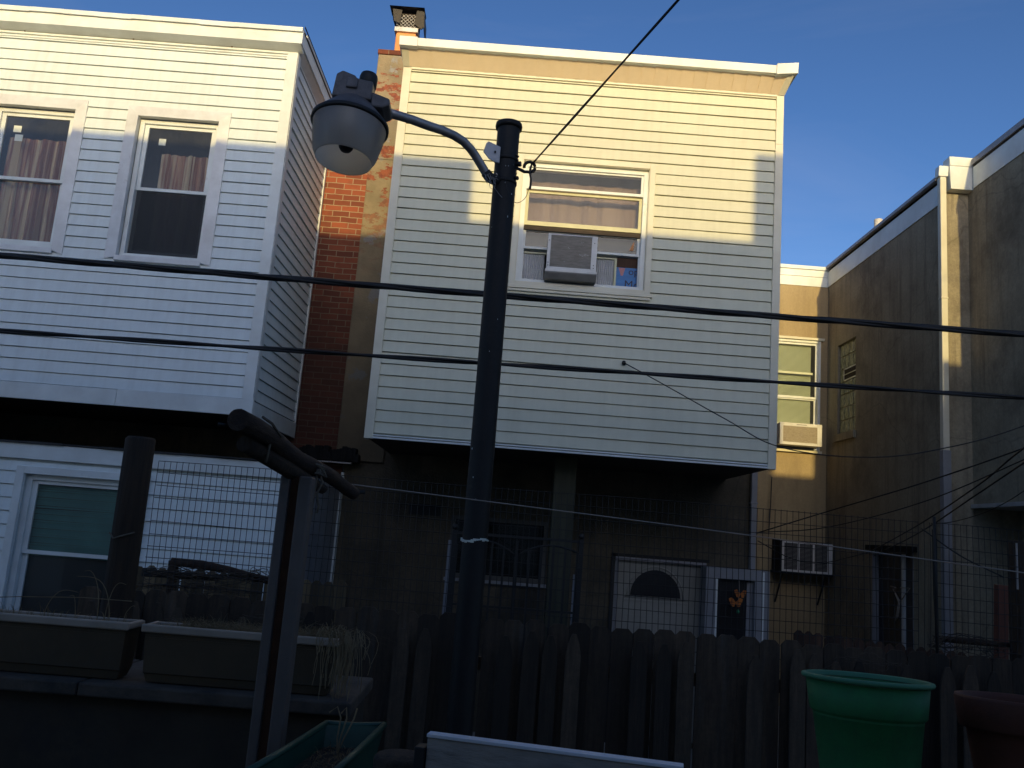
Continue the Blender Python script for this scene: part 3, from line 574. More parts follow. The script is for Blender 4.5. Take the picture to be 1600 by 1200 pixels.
# arched-light door
dr = MB(); dr.box(1.42, 2.44, 10.33, 10.37, .06, 2.10).box(1.50, 2.30, 10.322, 10.331, 1.60, 1.625)
for q in range(2): dr.box(1.56+q*.4, 1.88+q*.4, 10.322, 10.331, .7, 1.45)
dr = dr.build('door', 'door_white', mh, .004)
cx, cz, r_ = 1.876, 1.672, .30
arc = [(cx+r_*math.cos(t*math.pi/20), 10.318, cz+.31*math.sin(t*math.pi/20)) for t in range(21)]
MB().prism(arc, (0, .008, 0)).build('arched_pane', 'storm_dark', dr)
mb = MB(); mb.tube([(cx+.335*math.cos(t*math.pi/20), 10.325, cz+.345*math.sin(t*math.pi/20)) for t in range(21)], .012, 6); mb.tube([(cx-.36, 10.325, cz-.018), (cx+.36, 10.325, cz-.018)], .012, 6); mb.build('arch_moulding', 'door_white', dr)
MB().box(1.375, 1.40, 10.29, 10.36, .05, 2.10).box(1.405, 1.42, 10.285, 10.36, .05, 2.085).build('jamb', 'door_frame', dr)
MB().box(1.33, 1.374, 10.27, 10.36, 0, 2.14).box(1.33, 2.50, 10.27, 10.36, 2.115, 2.15).build('frame', 'iron', dr)
MB().box(1.38, 2.46, 10.255, 10.29, 2.075, 2.11).build('lintel', 'grey_cap', dr)
# boxed doorway with storm door
vd = frame_y(MB(), 2.40, 3.14, .02, 2.075, 10.0, 10.29, .13, .17, .12, .02).build('side_door', 'door_frame', mh, .003)
MB().box(2.53, 2.90, 10.10, 10.13, .04, 1.955).build('storm_door', 'storm_dark', vd)
MB().box(2.90, 2.97, 10.08, 10.13, .04, 1.93).build('stile', 'door_frame', vd)
MB().box(2.515, 2.535, 9.985, 10.02, .04, 1.955).box(3.055, 3.075, 9.985, 10.02, .04, 2.06).build('edge_trim', 'white_trim', vd)
def butterfly(cx, cz, s, y, par):
    mb = MB()
    for sg in (-1, 1):
        mb.prism([(cx, y, cz), (cx+sg*.05*s, y, cz+.06*s), (cx+sg*.09*s, y, cz+.045*s), (cx+sg*.08*s, y, cz+.005*s)], (0, .003, 0))
        mb.prism([(cx, y, cz-.002), (cx+sg*.07*s, y, cz-.005*s), (cx+sg*.055*s, y, cz-.05*s), (cx+sg*.02*s, y, cz-.055*s)], (0, .003, 0))
    return mb.build('butterfly', 'orange', par)
ch = thing('hanging_ornament', 'orange butterfly ornament hanging on the dark storm door', 'ornament', (2.79, 9.95, 1.9))
butterfly(2.795, 1.80, .8, 9.97, ch); butterfly(2.745, 1.70, .9, 9.97, ch)
MB().tube([(2.775, 9.972, 1.97), (2.785, 9.972, 1.80), (2.765, 9.972, 1.70), (2.772, 9.972, 1.60)], .0025, 5).build('string', 'white_line', ch)
MB().lathe([(0, 1.575), (.015, 1.585), (.018, 1.60), (.008, 1.62), (0, 1.625)], 2.772, 9.972, 12).build('bead', 'leaf_green', ch)
# downspout of the middle house
mb = MB(); mb.box(2.965, 3.035, 10.22, 10.285, 2.08, 3.35).box(2.955, 3.045, 10.215, 10.29, 2.85, 2.875); mb.build('downspout', 'door_frame', mh, .006)
# chimney
cy = MB(); cy.box(-2.085, -1.50, 10.26, 10.9, 3.0, 6.9).box(-2.115, -1.50, 10.26, 10.9, 6.9, 8.37)
cy = cy.build('chimney', 'chimney_render', mh, .012)
MB().box(-2.125, -1.49, 10.25, 10.91, 8.372, 8.44).build('brick_top', 'brick_dark', cy, .008)
mb = MB(); mb.lathe([(.05, 8.40), (.135, 8.40), (.135, 8.80), (.10, 8.80), (.10, 8.5)], 0, 0, 4) if False else None
MB().box(-1.945, -1.665, 10.40, 10.68, 8.44, 8.80).build('flue_tile', 'flue', cy, .03)
MB().box(-1.965, -1.645, 10.38, 10.70, 8.80, 8.865).build('cap_collar', 'pale_metal', cy, .004)
mb = MB()
for zz in [8.87+.028*k for k in range(8)]: pass
def lattice(x0, x1, z0, z1, y, s, r):
    w, h = x1-x0, z1-z0; n = int((w+h)/s)
    for k in range(n+1):
        for sg in (1, -1):
            o = k*s; p = (o, 0) if o <= w else (w, o-w); q = (0, o) if o <= h else (o-h, h)
            if sg < 0: p, q = (w-p[0], p[1]), (w-q[0], q[1])
            mb.tube([(x0+p[0], y, z0+p[1]), (x0+q[0], y, z0+q[1])], r, 4)
lattice(-1.945, -1.665, 8.865, 9.06, 10.40, .052, .0042); mb.build('cap_mesh', 'pale_metal', cy)
MB().box(-1.945, -1.665, 10.44, 10.68, 8.866, 9.10).build('cap_core', 'dark_gap', cy)
mb = MB()
mb.prism([(-2.02, 10.36, 9.11), (-1.99, 10.36, 8.94), (-1.90, 10.36, 8.90), (-1.88, 10.36, 9.10)], (0, .02, 0))
mb.prism([(-1.68, 10.35, 9.10), (-1.70, 10.35, 8.90), (-1.60, 10.35, 8.83), (-1.575, 10.35, 8.86), (-1.59, 10.35, 9.09)], (0, .02, 0))
mb.prism([(-2.05, 10.32, 9.13), (-1.58, 10.32, 9.13), (-1.62, 10.5, 9.19), (-2.0, 10.5, 9.19)], (0, .25, .01))
mb.prism([(-2.02, 10.36, 9.11), (-1.99, 10.36, 8.94), (-1.97, 10.75, 8.94), (-2.0, 10.75, 9.11)], (.01, 0, 0))
mb.prism([(-1.575, 10.36, 8.86), (-1.59, 10.36, 9.09), (-1.60, 10.75, 9.09), (-1.59, 10.75, 8.86)], (.01, 0, 0))
mb.build('cap_hood', 'cap_metal', cy)
# tarred flashing at the foot of the brickwork
mb = MB(); rg = random.Random(3)
for k in range(22):
    x = -2.62+.037*k; mb.box(x, x+.06, 10.16-.03*rg.random(), 10.31, 2.97+.012*rg.random(), 3.07+.09*rg.random())
mb.build('tar_flashing', 'tar', lh, .01)
MB().box(-2.62, -1.86, 10.12, 10.2, 2.952, 2.966).build('flashing_edge', 'galv', lh)
# wooden column carrying the bay
tag(MB().box(.505, .735, 8.90, 9.12, 0, 3.125).build('wooden_column', 'green_post', None, .006), 'dark green square wooden column under the cream overhanging bay', 'column')

# ================================================================== RIGHT HOUSE
rh = thing('stucco_house', 'tan stucco house wrapping round a narrow court on the right', 'house', (5.1, 10, 0))
WF = (4.12, 4.985, 3.94, 5.76)
mb = MB(); wall_y(mb, 3.0, 5.12, 0, 7.0, 13.5, 13.62, [WF]); mb.build('court_wall', 'stucco_warm', rh)
DH = (10.60, 11.76, 0, 2.47)
GB = (12.37, 13.06, 4.18, 5.60)
mb = MB()
for a, b, c, d in cells(9.96, 13.5, 0, 7.0, [DH, GB]): mb.box(5.10, 5.22, a, b, c, d)
mb.box(5.10, 5.437, 9.84, 9.96, 0, 6.85)
mb.box(5.437, 5.56, 6.4, 9.9, 3.01, 7.12); mb.box(6.0, 6.1, 6.5, 9.9, 0, 3.01); mb.box(5.437, 6.1, 9.86, 9.95, 0, 3.0); mb.box(5.56, 9, 6.4, 6.5, 0, 7.12)
mb.build('side_wall', 'stucco', rh)
MB().box(5.56, 9, 6.5, 20, 6.85, 6.9).box(5.2, 5.56, 9.97, 20, 6.85, 6.9).box(3.0, 5.2, 13.6, 20, 6.85, 6.9).build('roof', 'roof', rh)
wall_y(MB(), 3.0, 5.9, 0, 6.85, 14.4, 14.5).box(2.94, 3.0, 13.62, 14.5, 0, 6.85).build('room_wall', 'room_dark', rh)
# white bands, dark gaps and copings
mb = MB(); mb.box(5.085, 5.099, 9.86, 13.49, 6.69, 6.955).box(5.425, 5.436, 6.39, 9.70, 6.86, 7.13); mb.box(3.05, 5.084, 13.485, 13.499, 6.69, 6.85).box(3.05, 5.084, 13.475, 13.499, 6.853, 6.965)
mb.build('fascia_band', 'white_trim', rh)
mb = MB(); mb.box(5.10, 5.13, 9.86, 13.49, 6.956, 7.0).box(5.43, 5.46, 6.39, 9.70, 7.131, 7.16); mb.build('fascia_gap', 'dark_gap', rh)
mb = MB(); mb.box(5.04, 5.20, 9.86, 13.47, 7.0, 7.045).box(5.405, 5.60, 6.37, 9.70, 7.16, 7.235); mb.build('coping', 'grey_cap', rh, .003)
MB().box(3.0, 5.12, 13.45, 13.62, 6.97, 7.03).build('coping', 'white_trim', rh, .003)
mb = MB(); mb.prism([(5.165, 9.72, 6.845), (5.44, 9.72, 6.845), (5.452, 9.72, 7.145), (5.152, 9.72, 7.145)], (0, .12, 0))
mb.prism([(5.152, 9.715, 7.147), (5.455, 9.715, 7.147), (5.462, 9.69, 7.25), (5.135, 9.69, 7.25)], (0, .16, 0)); mb.build('gutter_box', 'white_trim', rh, .003)
MB().prism([(5.035, 9.76, 7.02), (5.15, 9.76, 7.02), (5.155, 9.75, 7.15), (5.04, 9.75, 7.15)], (0, .10, 0)).build('gutter_end', 'white_trim', rh, .003)
mb = MB(); mb.box(5.052, 5.128, 9.755, 9.835, 3.60, 7.01).box(5.047, 5.133, 9.75, 9.836, 5.45, 5.475); ds = mb.build('downspout', 'cream_trim', rh, .008)
MB().box(5.044, 5.140, 9.748, 9.837, 0.1, 3.62).build('downspout_boot', 'door_frame', rh, .006)
MB().box(5.437, 5.99, 6.51, 9.85, 2.985, 3.008).box(5.405, 5.436, 6.41, 9.84, 2.975, 3.02).build('drip_edge', 'pale_metal', rh)
tag(MB().lathe([(.0, 6.9), (.072, 6.9), (.072, 8.37), (.055, 8.37), (.055, 8.2)], 6.37, 14.5, 20).build('vent_pipe', 'pvc'), 'white round vent pipe standing on the roof of the stucco house', 'pipe')

# court window with blinds
f = frame_y(MB(), WF[0], WF[1], WF[2], WF[3], 13.48, 13.60, .045, .045, .04, .04).build('window', 'white_trim', rh, .003)
MB().box(4.06, 5.03, 13.44, 13.5, 5.762, 5.80).build('head_trim', 'cream_trim', f); MB().box(4.08, 5.0, 13.42, 13.5, 3.90, 3.938).build('sill', 'cream_trim', f)
frame_y(MB(), 4.165, 4.94, 4.79, 5.72, 13.51, 13.53, .035, .035, .035, .035).build('upper_sash', 'white_trim', f); MB().box(4.2, 4.905, 13.52, 13.523, 4.82, 5.69).build('pane', 'glass', f)
frame_y(MB(), 4.165, 4.93, 4.34, 4.80, 13.54, 13.56, .03, .03, .03, .03).build('lower_sash', 'white_trim', f); MB().box(4.19, 4.90, 13.55, 13.553, 4.37, 4.78).build('pane', 'glass', f)
MB().box(4.17, 4.86, 13.50, 13.515, 5.19, 5.225).build('rail', 'blind_cream', f)
mb = MB()
for k in range(74):
    z = 5.70-.0185*k; mb.quad((4.17, 13.60, z), (4.86, 13.60, z), (4.86, 13.585, z-.017), (4.17, 13.585, z-.017))
mb.build('blind', 'blind_cream', f)
a2 = thing('air_conditioner', 'cream window air conditioner under the blinds of the sunlit court window', 'air conditioner', (4.55, 13.3, 3.95))
MB().box(4.24, 4.90, 13.18, 13.56, 3.985, 4.325).build('cabinet', 'ac_white', a2, .008)
frame_y(MB(), 4.237, 4.903, 3.98, 4.33, 13.165, 13.182, .055, .075, .055, .045).build('grille_frame', 'ac_white', a2, .004)
mb = MB(); mb.box(4.29, 4.83, 13.172, 13.181, 4.02, 4.28)
for k in range(13): z = 4.03+k*.019; mb.box(4.29, 4.83, 13.167, 13.172, z, z+.006)
mb.build('coil', 'ac_coil_warm', a2)
MB().box(4.50, 4.66, 13.162, 13.166, 4.298, 4.308).build('badge', 'ac_grey', a2)
MB().box(4.17, 4.92, 13.50, 13.54, 4.325, 4.35).build('bracket_rail', 'ac_white', a2)
# glass block window in the side wall, vent in it, sill
gb = MB(); gb.box(5.12, 5.16, GB[0], GB[1], GB[2], GB[3]).build('x', 'dark_gap', rh) if False else None
gw = MB()
for i in range(4):
    for j in range(7):
        y0, z0 = GB[0]+.005+i*.172, GB[2]+.005+j*.2028
        if i in (0, 1, 2) and j == 4 or i in (0, 1, 2) and j == 5 and False: continue
        gw.box(5.135, 5.20, y0, y0+.160, z0, z0+.192)
gw = gw.build('glass_block_window', 'glass_block', rh, .012)
mb = MB(); mb.box(5.15, 5.19, GB[0], GB[1], GB[2], GB[3]); mb.build('mortar', 'stucco', gw)
v0, v1, u0_, u1_ = GB[0]+.0, GB[0]+.52, GB[2]+.815, GB[2]+1.01
mb = MB(); mb.box(5.125, 5.15, v0, v1, u0_, u0_+.02).box(5.125, 5.15, v0, v1, u1_-.02, u1_).box(5.125, 5.15, v0, v0+.02, u0_, u1_).box(5.125, 5.15, v1-.02, v1, u0_, u1_).box(5.12, 5.15, v0, v1, u0_+.09, u0_+.102); mb.build('vent_frame', 'pale_metal', gw)
MB().box(5.13, 5.149, v0+.02, v1-.02, u0_+.02, u1_-.02).build('vent_opening', 'dark_gap', gw)
MB().box(5.06, 5.10, 12.36, 13.12, 4.06, 4.17).build('sill', 'stucco', gw)
# side wall doorway
dd = MB(); dd.box(5.20, 5.215, DH[0], DH[1], 0, DH[3]).build('x_', 'dark_gap', rh) if False else None
dj = MB(); dj.box(5.085, 5.19, 11.735, 11.758, 0, 2.42).box(5.095, 5.16, 10.602, 10.62, 0, 2.42); dj = dj.build('doorway', 'door_frame', rh)
MB().box(5.17, 5.20, 10.622, 11.733, 0, 2.465).build('storm_door', 'storm_dark', dj)
MB().box(5.13, 5.16, 10.93, 10.985, .1, 2.40).build('centre_stile', 'ac_white', dj)
MB().box(5.03, 5.10, 10.5, 11.85, 2.43, 2.50).build('lintel', 'tar', dj)
oc = thing('door_ornament', 'pale crossed twig ornament on the narrow dark doorway', 'ornament', (5.1, 10.95, 1.9))
mb = MB(); mb.tube([(5.11, 11.25, 1.98), (5.11, 11.10, 1.97)], .007, 6).tube([(5.11, 10.98, 1.98), (5.11, 10.72, 1.99), (5.11, 10.90, 1.86), (5.11, 11.02, 1.78)], .007, 6).tube([(5.11, 11.18, 1.95), (5.11, 11.0, 1.80), (5.11, 11.06, 1.62), (5.11, 11.12, 1.55)], [.006, .018, .02, .006], 6)
mb.build('twig', 'white_line', oc)
# through-wall AC box
a3 = thing('air_conditioner', 'large black sided wall air conditioner with a three panel white grille', 'air conditioner', (4.6, 13, 2.0))
x0, x1, yy = 4.26, 5.05, 13.10
MB().box(x0, x1, yy+.01, 13.5, 2.03, 2.50).build('cabinet', 'tar', a3)
f = frame_y(MB(), x0+.03, x1+.01, 2.03, 2.485, yy-.01, yy+.012, .03, .075, .025, .03); f.box(x0+.27, x0+.295, yy-.012, yy+.012, 2.05, 2.47).box(x0+.50, x0+.525, yy-.012, yy+.012, 2.05, 2.47); f.build('grille_frame', 'ac_white', a3)
mb = MB()
for k in range(22): z = 2.06+k*.0188; mb.box(x0+.05, x1-.06, yy-.002, yy+.009, z, z+.008)
mb.build('louvre', 'ac_grey', a3)
MB().box(x0-.02, x1+.02, yy-.02, 13.5, 1.995, 2.028).build('shelf', 'tar', a3)
for xb in (x0+.05, x1-.08): MB().tube([(xb, yy+.02, 2.0), (xb, 13.45, 1.55)], .015, 5).build('brace', 'iron', a3)

# ================================================================== BETWEEN THE YARDS
def picket(mb, x, w_, z0, z1, y, style, lean):
    for nz in (.49, 1.39):
        for nx in (-.035, .035): mb.box(x+nx-.003, x+nx+.003, y-.0025, y, nz-.003, nz+.003)
    t = .017; h = w_/2
    if style == 'dog': pr = [(-h, 0), (h, 0), (h, z1-z0-.032), (h-.032, z1-z0), (-h+.032, z1-z0), (-h, z1-z0-.032)]
    else: pr = [(-h, 0), (h, 0), (h, z1-z0-.15), (h*.72, z1-z0-.07), (h*.28, z1-z0-.008), (-h*.28, z1-z0-.008), (-h*.72, z1-z0-.07), (-h, z1-z0-.15)]
    mb.prism([(x+px_+lean*pz, y, z0+pz) for px_, pz in pr], (0, t, 0))
def fence(name, label, x0, x1, y, zt0, zt1, pitch_, w_, m, style, seed, rails=True, scal=0, par=None, z0=.05, jz=.012, jx=.004):
    rg = random.Random(seed); t = par or thing(name, label, 'fence', ((x0+x1)/2, y, 0)); x = x0; i = 0
    while x < x1:
        u = (x-x0)/(x1-x0); mb = MB(); zt = zt0+(zt1-zt0)*u+rg.uniform(-jz, jz)
        picket(mb, x+rg.uniform(-jx, jx), w_*rg.uniform(.95, 1.03), z0, zt, y+rg.uniform(-.003, .003), style, rg.uniform(-.006, .006)); mb.build('picket', m, t) if style == 'dog' or rg.random() > .38 else None; x += pitch_*rg.uniform(.985, 1.012); i += 1
    if rails:
        for z in (.45, 1.35): MB().box(x0-.1, x1, y+.035, y+.073, z, z+.085).build('rail', m, t)
    return t
pf = fence('picket_fence', 'tall weathered double sided picket fence across the yard with dog eared boards', -2.80, 4.3, 6.04, 1.712, 1.697, .1475, .1455, 'fence_wood', 'dog', 4)
fence('', '', -2.74, 4.3, 5.945, 1.63, 1.645, .150, .108, 'fence_face', 'point', 9, rails=False, par=pf, jz=.035, jx=.022)
fence('board_fence', 'tan board fence with scalloped tops in front of the white extension', -3.0, -1.25, 7.25, 1.79, 1.78, .10, .097, 'tan_wood', 'dog', 14)
bf = fence('board_fence', 'low reddish brown board fence beyond the picket fence on the right', 2.75, 4.75, 7.9, 1.62, 1.50, .093, .090, 'brown_wood', 'dog', 17)
# welded wire mesh standing above the pickets
wm = thing('wire_mesh', 'welded wire mesh panel rising above the picket fence tops', 'wire mesh', (0, 6.1, 0))
mb = MB(); rg = random.Random(8)
def mesh_panel(x0, x1, zt0, zt1, y, mb, lost=0.02):
    n = int((x1-x0)/.0428)
    for k in range(n+1):
        x = x0+k*.0428; zt = zt0+(zt1-zt0)*k/n+.004*math.sin(k*.13)
        pts = [(x+.003*math.sin(k*.31+j*1.3)+.004*math.sin(j*.9), y+.006*math.sin(k*.2+j), 1.45+(zt-1.45)*j/5) for j in range(6)]; mb.tube(pts, .0023, 4, caps=False)
    for j in range(14):
        z = -j*.0855; pts = []
        for k in range(0, n+1, 4):
            x = x0+k*.0428; pts.append((x, y-.003, zt0+(zt1-zt0)*k/n+z-.003+.005*math.sin(k*.09+j*1.7)))
        mb.tube(pts, .0024, 4, caps=False)
mesh_panel(-2.50, 3.12, 2.612, 2.60, 6.12, mb); mb.build('panel', 'mesh_wire', wm)
mb = MB(); mesh_panel(3.125, 4.35, 2.60, 2.575, 6.14, mb); mb.build('panel', 'mesh_wire', wm)
MB().tube([(3.118, 6.13, 1.3), (3.105, 6.13, 2.2), (3.10, 6.13, 2.64)], .011, 6).tube([(3.15, 6.16, 1.3), (3.11, 6.16, 2.1), (3.10, 6.15, 2.55)], .006, 5).build('stake', 'iron', wm)
tag(MB().box(4.02, 4.105, 6.98, 7.05, 0, 2.18, rot=Matrix.Rotation(R(1.5), 3, 'Y')).build('red_post', 'red_wood', None, .004), 'reddish brown wooden post behind the wire mesh near the right edge', 'post')
pr_ = thing('wooden_post', 'thick dark wooden post with a short pale strip at the right frame edge', 'post', (3.9, 6.2, 0))
MB().box(3.745, 4.1, 6.2, 6.34, 0, 2.52).build('shaft', 'old_wood', pr_, .006); MB().box(3.730, 3.741, 6.198, 6.21, 2.17, 2.50).build('edge_strip', 'galv', pr_)

def blades(mb, x0, x1, n, h0, h1, rg, spill=0, y0=3.52, y1=3.64, zb=1.805, w_=.0022, lean=.6):
    for k in range(n):
        x = rg.uniform(x0, x1); y = rg.uniform(y0, y1); h = rg.uniform(h0, h1); a = rg.uniform(-1, 1)*lean; b = rg.uniform(-1, .4)*lean; seg = 6; p = []
        for j in range(seg+1):
            t = j/seg; p.append(Vector((x+a*h*t*t*1.2, y+b*h*t*t*.6, zb+h*(t-.45*t*t*(1+abs(a))))))
        for j in range(seg):
            ww_ = w_*(1-j/seg*.8); q = Vector((ww_, 0, 0)); mb.quad(p[j]-q, p[j]+q, p[j+1]+q*.8, p[j+1]-q*.8)
def tangle(mb, p0, p1, n, spread, r, rg, seg=9):
    p0, p1 = Vector(p0), Vector(p1)
    for k in range(n):
        a = p0.lerp(p1, rg.random()); b = p0.lerp(p1, rg.random()); c = Vector((rg.uniform(-spread, spread), rg.uniform(-spread, spread)*.5, rg.uniform(-spread, spread)))
        pts = [a.lerp(b, t/seg)+c*math.sin(math.pi*t/seg)+Vector((rg.uniform(-1, 1), rg.uniform(-1, 1), rg.uniform(-1, 1)))*spread*.12 for t in range(seg+1)]
        mb.tube(pts, r, 4, caps=False)
# vine-wrapped rail at left
vr = thing('vine_rail', 'vine wrapped wooden rail on a short stake in front of the white siding', 'rail', (-2.1, 6.4, 1.8)); rg = random.Random(31)
MB().tube([(-2.42, 6.40, 1.895), (-2.2, 6.41, 1.885), (-2.0, 6.42, 1.865), (-1.85, 6.42, 1.83), (-1.62, 6.44, 1.80)], [.030, .034, .028, .033, .026], 10, jit=.06).build('rail', 'log_wood', vr)
MB().tube([(-2.41, 6.42, .9), (-2.40, 6.42, 1.60), (-2.405, 6.41, 1.90)], [.04, .035, .04], 8, jit=.05).build('stake', 'old_wood', vr)
mb = MB(); tangle(mb, (-2.62, 6.38, 1.80), (-1.6, 6.38, 1.84), 46, .07, .0028, rg); tangle(mb, (-2.7, 6.38, 1.70), (-1.7, 6.38, 1.72), 34, .07, .0024, rg); mb.build('vine', 'vine', vr)
tag(MB().box(-2.64, -2.08, 6.43, 6.60, 1.772, 1.80, rot=Matrix.Rotation(R(-1), 3, 'Y')).box(-2.64, -2.60, 6.43, 6.60, 1.80, 1.83).build('tray', 'iron', None, .004), 'flat black tray behind the vine wrapped rail', 'tray')
vr = thing('vine_rail', 'dark wooden rail with dry vines at the right end of the fence', 'rail', (3.5, 6.3, 1.7)); rg = random.Random(32)
MB().tube([(3.22, 6.33, 1.775), (3.45, 6.34, 1.772), (3.75, 6.35, 1.765)], [.022, .026, .02], 9, jit=.08).build('rail', 'log_wood', vr)
mb = MB(); tangle(mb, (3.1, 6.3, 1.72), (3.75, 6.3, 1.74), 26, .10, .0026, rg); tangle(mb, (3.18, 6.3, 1.75), (3.26, 6.3, 1.77), 10, .05, .003, rg); mb.build('vine', 'vine', vr)
mb = MB(); rg = random.Random(40)
tangle(mb, (2.2, 5.97, 1.60), (2.8, 5.97, 1.62), 9, .07, .0016, rg, 14); blades(mb, 2.2, 2.85, 24, .04, .12, rg, y0=5.93, y1=6.0, zb=1.6, w_=.0016, lean=1.5); tangle(mb, (-1.75, 5.98, 1.6), (-1.1, 5.98, 1.58), 10, .05, .002, rg)
tag(mb.build('dead_vine', 'vine'), 'thin dry vine tendrils caught along the picket tops', 'vine', kind='stuff')

# iron gate
ig = thing('iron_gate', 'black double iron gate with curved tops in front of the rear wall', 'gate', (.15, 8, 0))
for x in (-.44, .745): MB().box(x-.02, x+.02, 7.98, 8.02, 0, 2.28).lathe([(0, 2.28), (.02, 2.285), (.028, 2.305), (.02, 2.33), (0, 2.335)], x, 8.0, 10).build('post', 'iron', ig)
MB().box(-.42, .725, 7.99, 8.01, 2.245, 2.27).build('top_bar', 'iron', ig)
for a, b, s in ((-.41, .142, 1), (.158, .715, -1)):
    mb = MB(); L = b-a
    top = lambda u: 2.14+.10*math.sin(math.pi*(.15+.7*u)) - .03 if s > 0 else 2.14+.10*math.sin(math.pi*(.15+.7*(1-u))) - .03
    mb.tube([(a+L*t/12, 8.0, top(t/12) - (.07*(t/12)**3 if s > 0 else .07*(1-t/12)**3)) for t in range(13)], .011, 6)
    for k in range(6):
        u = k/5; x = a+L*u; mb.box(x-.010, x+.010, 7.990, 8.010, .12, top(u) - (.07*u**3 if s > 0 else .07*(1-u)**3))
    mb.box(a, b, 7.991, 8.009, 1.60, 1.62).box(a, b, 7.991, 8.009, .12, .15); mb.build('gate_leaf', 'iron', ig)
MB().box(.138, .162, 7.985, 8.0, .1, 2.22).build('meeting_bar', 'iron', ig)
tag(MB().box(-.50, -.445, 8.12, 8.17, 0, 2.18).build('white_post', 'door_frame'), 'pale blue white post just behind the left black gate post', 'post')
tag(MB().box(.70, .73, 8.12, 8.16, 0, 1.95).build('white_post', 'door_frame'), 'thin pale strip post beside the right black gate post', 'post')

# ================================================================== POLE AND LAMP
PX, PY = -.163, 5.3
po = thing('lamp_post', 'round black steel pole with a flanged cap and a drip of white paint', 'pole', (PX, PY, .8))
prof = [(.0785, .8), (.0785, 1.4), (.078, 2.2), (.077, 3.2), (.076, 4.2), (.0755, 4.97)]
MB().lathe(prof, PX, PY, 32).build('shaft', 'black_paint', po)
MB().lathe([(.074, 4.955), (.088, 4.958), (.091, 4.975), (.088, 4.993), (.06, 5.006), (0, 5.01)], PX, PY, 32).build('cap', 'black_paint', po)
mb = MB(); rg = random.Random(2)
for k in range(16):
    t = R(190+k*10); a = Vector((PX+.0795*math.cos(t), PY+.0795*math.sin(t), 2.235-.01*math.sin(k*.4)+rg.uniform(-.004, .004))); mb.box(a.x-.010, a.x+.010, a.y-.002, a.y+.006, a.z-.004-rg.random()*.012, a.z+.004)
mb.build('paint_ring', 'paper', po)
mb = MB(); rg = random.Random(12)
for k in range(13):
    t = R(rg.uniform(200, 340)); z = rg.choice((4.7, 4.3, 3.4, 2.6))+rg.gauss(0, .12); s = rg.uniform(.0006, .0022); x, y = PX+.078*math.cos(t), PY+.078*math.sin(t)
    mb.box(x-s, x+s, y-.0015, y+.003, z-s*2.5, z+s*2.5)
mb.build('paint_chip', 'white_trim', po)
for zz in (4.72, 4.56): MB().lathe([(.078, zz), (.083, zz+.003), (.083, zz+.02), (.078, zz+.023)], PX, PY, 32).build('band', 'black_paint', po)
mb = MB(); mb.tube([(PX+.07, PY-.03, 4.70), (PX+.10, PY-.04, 4.70)], .018, 8).tube([(PX+.07, PY-.03, 4.60), (PX+.088, PY-.04, 4.60)], .014, 8).tube([(PX+.06, PY-.04, 4.76), (PX+.08, PY-.045, 4.745)], .008, 6); mb.build('bolt', 'iron', po)
hk = MB(); cxh, czh = -.010+.010, 4.655
hk.tube([(-.095, 5.24, 4.662), (-.06, 5.22, 4.640), (-.035, 5.21, 4.624)] + [(-.004+.036*math.cos(a), 5.20, 4.655+.036*math.sin(a)) for a in [R(-110+25*i) for i in range(13)]], .0105, 8)
hk.build('pigtail_hook', 'iron', po)
# mounting plate, arm and lamp head
lm = thing('street_lamp', 'grey bucket security lamp on a curved pipe arm', 'street lamp', (-1.09, 4.7, 4.4))
def L(px, py, Y):
    v = Vector(((px-800)/fpx, -(py-600)/fpx, 1)); return v
MB().prism([(-.315, 5.20, 4.74), (-.300, 5.20, 4.80), (-.285, 5.20, 4.815), (-.205, 5.215, 4.788), (-.205, 5.215, 4.675), (-.24, 5.21, 4.68), (-.275, 5.205, 4.695)], (0, .010, 0)).build('mounting_plate', 'bracket', lm, .002)
MB().lathe([(0, 0), (.007, 0), (.007, .004)], 0, 0, 8).build('plate_hole', 'iron', lm) if False else MB().box(-.243, -.231, 5.203, 5.207, 4.739, 4.753).build('plate_hole', 'iron', lm)
arm = [(-.885, 4.78, 4.745), (-.83, 4.82, 4.752), (-.75, 4.86, 4.752), (-.66, 4.92, 4.752), (-.575, 4.98, 4.758), (-.50, 5.04, 4.757), (-.44, 5.09, 4.745), (-.395, 5.13, 4.718), (-.36, 5.16, 4.685), (-.32, 5.19, 4.638), (-.285, 5.21, 4.592), (-.262, 5.22, 4.57)]
MB().tube(arm, .0285, 14).build('arm', 'galv', lm)
MB().tube([(-.29, 5.21, 4.60), (-.262, 5.222, 4.572), (-.225, 5.24, 4.562), (-.20, 5.25, 4.568)], [.034, .036, .034, .03], 10).build('arm_clamp', 'iron', lm)
LX, LY = -1.088, 4.7
hd = MB()
hd.lathe([(.0, 4.758), (.10, 4.757), (.125, 4.735), (.15, 4.705), (.195, 4.655), (.222, 4.622), (.226, 4.608), (.222, 4.594), (.20, 4.594)], LX, LY, 44); hd.tilt('X', -7, (LX, LY, 4.62)).tilt('Y', 2, (LX, LY, 4.62)).build('reflector', 'lamp_body', lm)
MB().lathe([(.2145, 4.618), (.231, 4.614), (.231, 4.592), (.2145, 4.588)], LX, LY, 44).tilt('X', -7, (LX, LY, 4.62)).tilt('Y', 2, (LX, LY, 4.62)).build('rim_band', 'iron', lm)
MB().lathe([(.219, 4.598), (.214, 4.56), (.206, 4.50), (.188, 4.41), (.170, 4.378), (.167, 4.366), (.164, 4.366)], LX, LY, 44).tilt('X', -7, (LX, LY, 4.62)).tilt('Y', 2, (LX, LY, 4.62)).build('refractor_bowl', 'refractor', lm)
MB().lathe([(.214, 4.590), (.14, 4.66), (.05, 4.70), (0, 4.70)], LX, LY, 44).tilt('X', -7, (LX, LY, 4.62)).tilt('Y', 2, (LX, LY, 4.62)).build('inner_reflector', 'refractor_inside', lm)
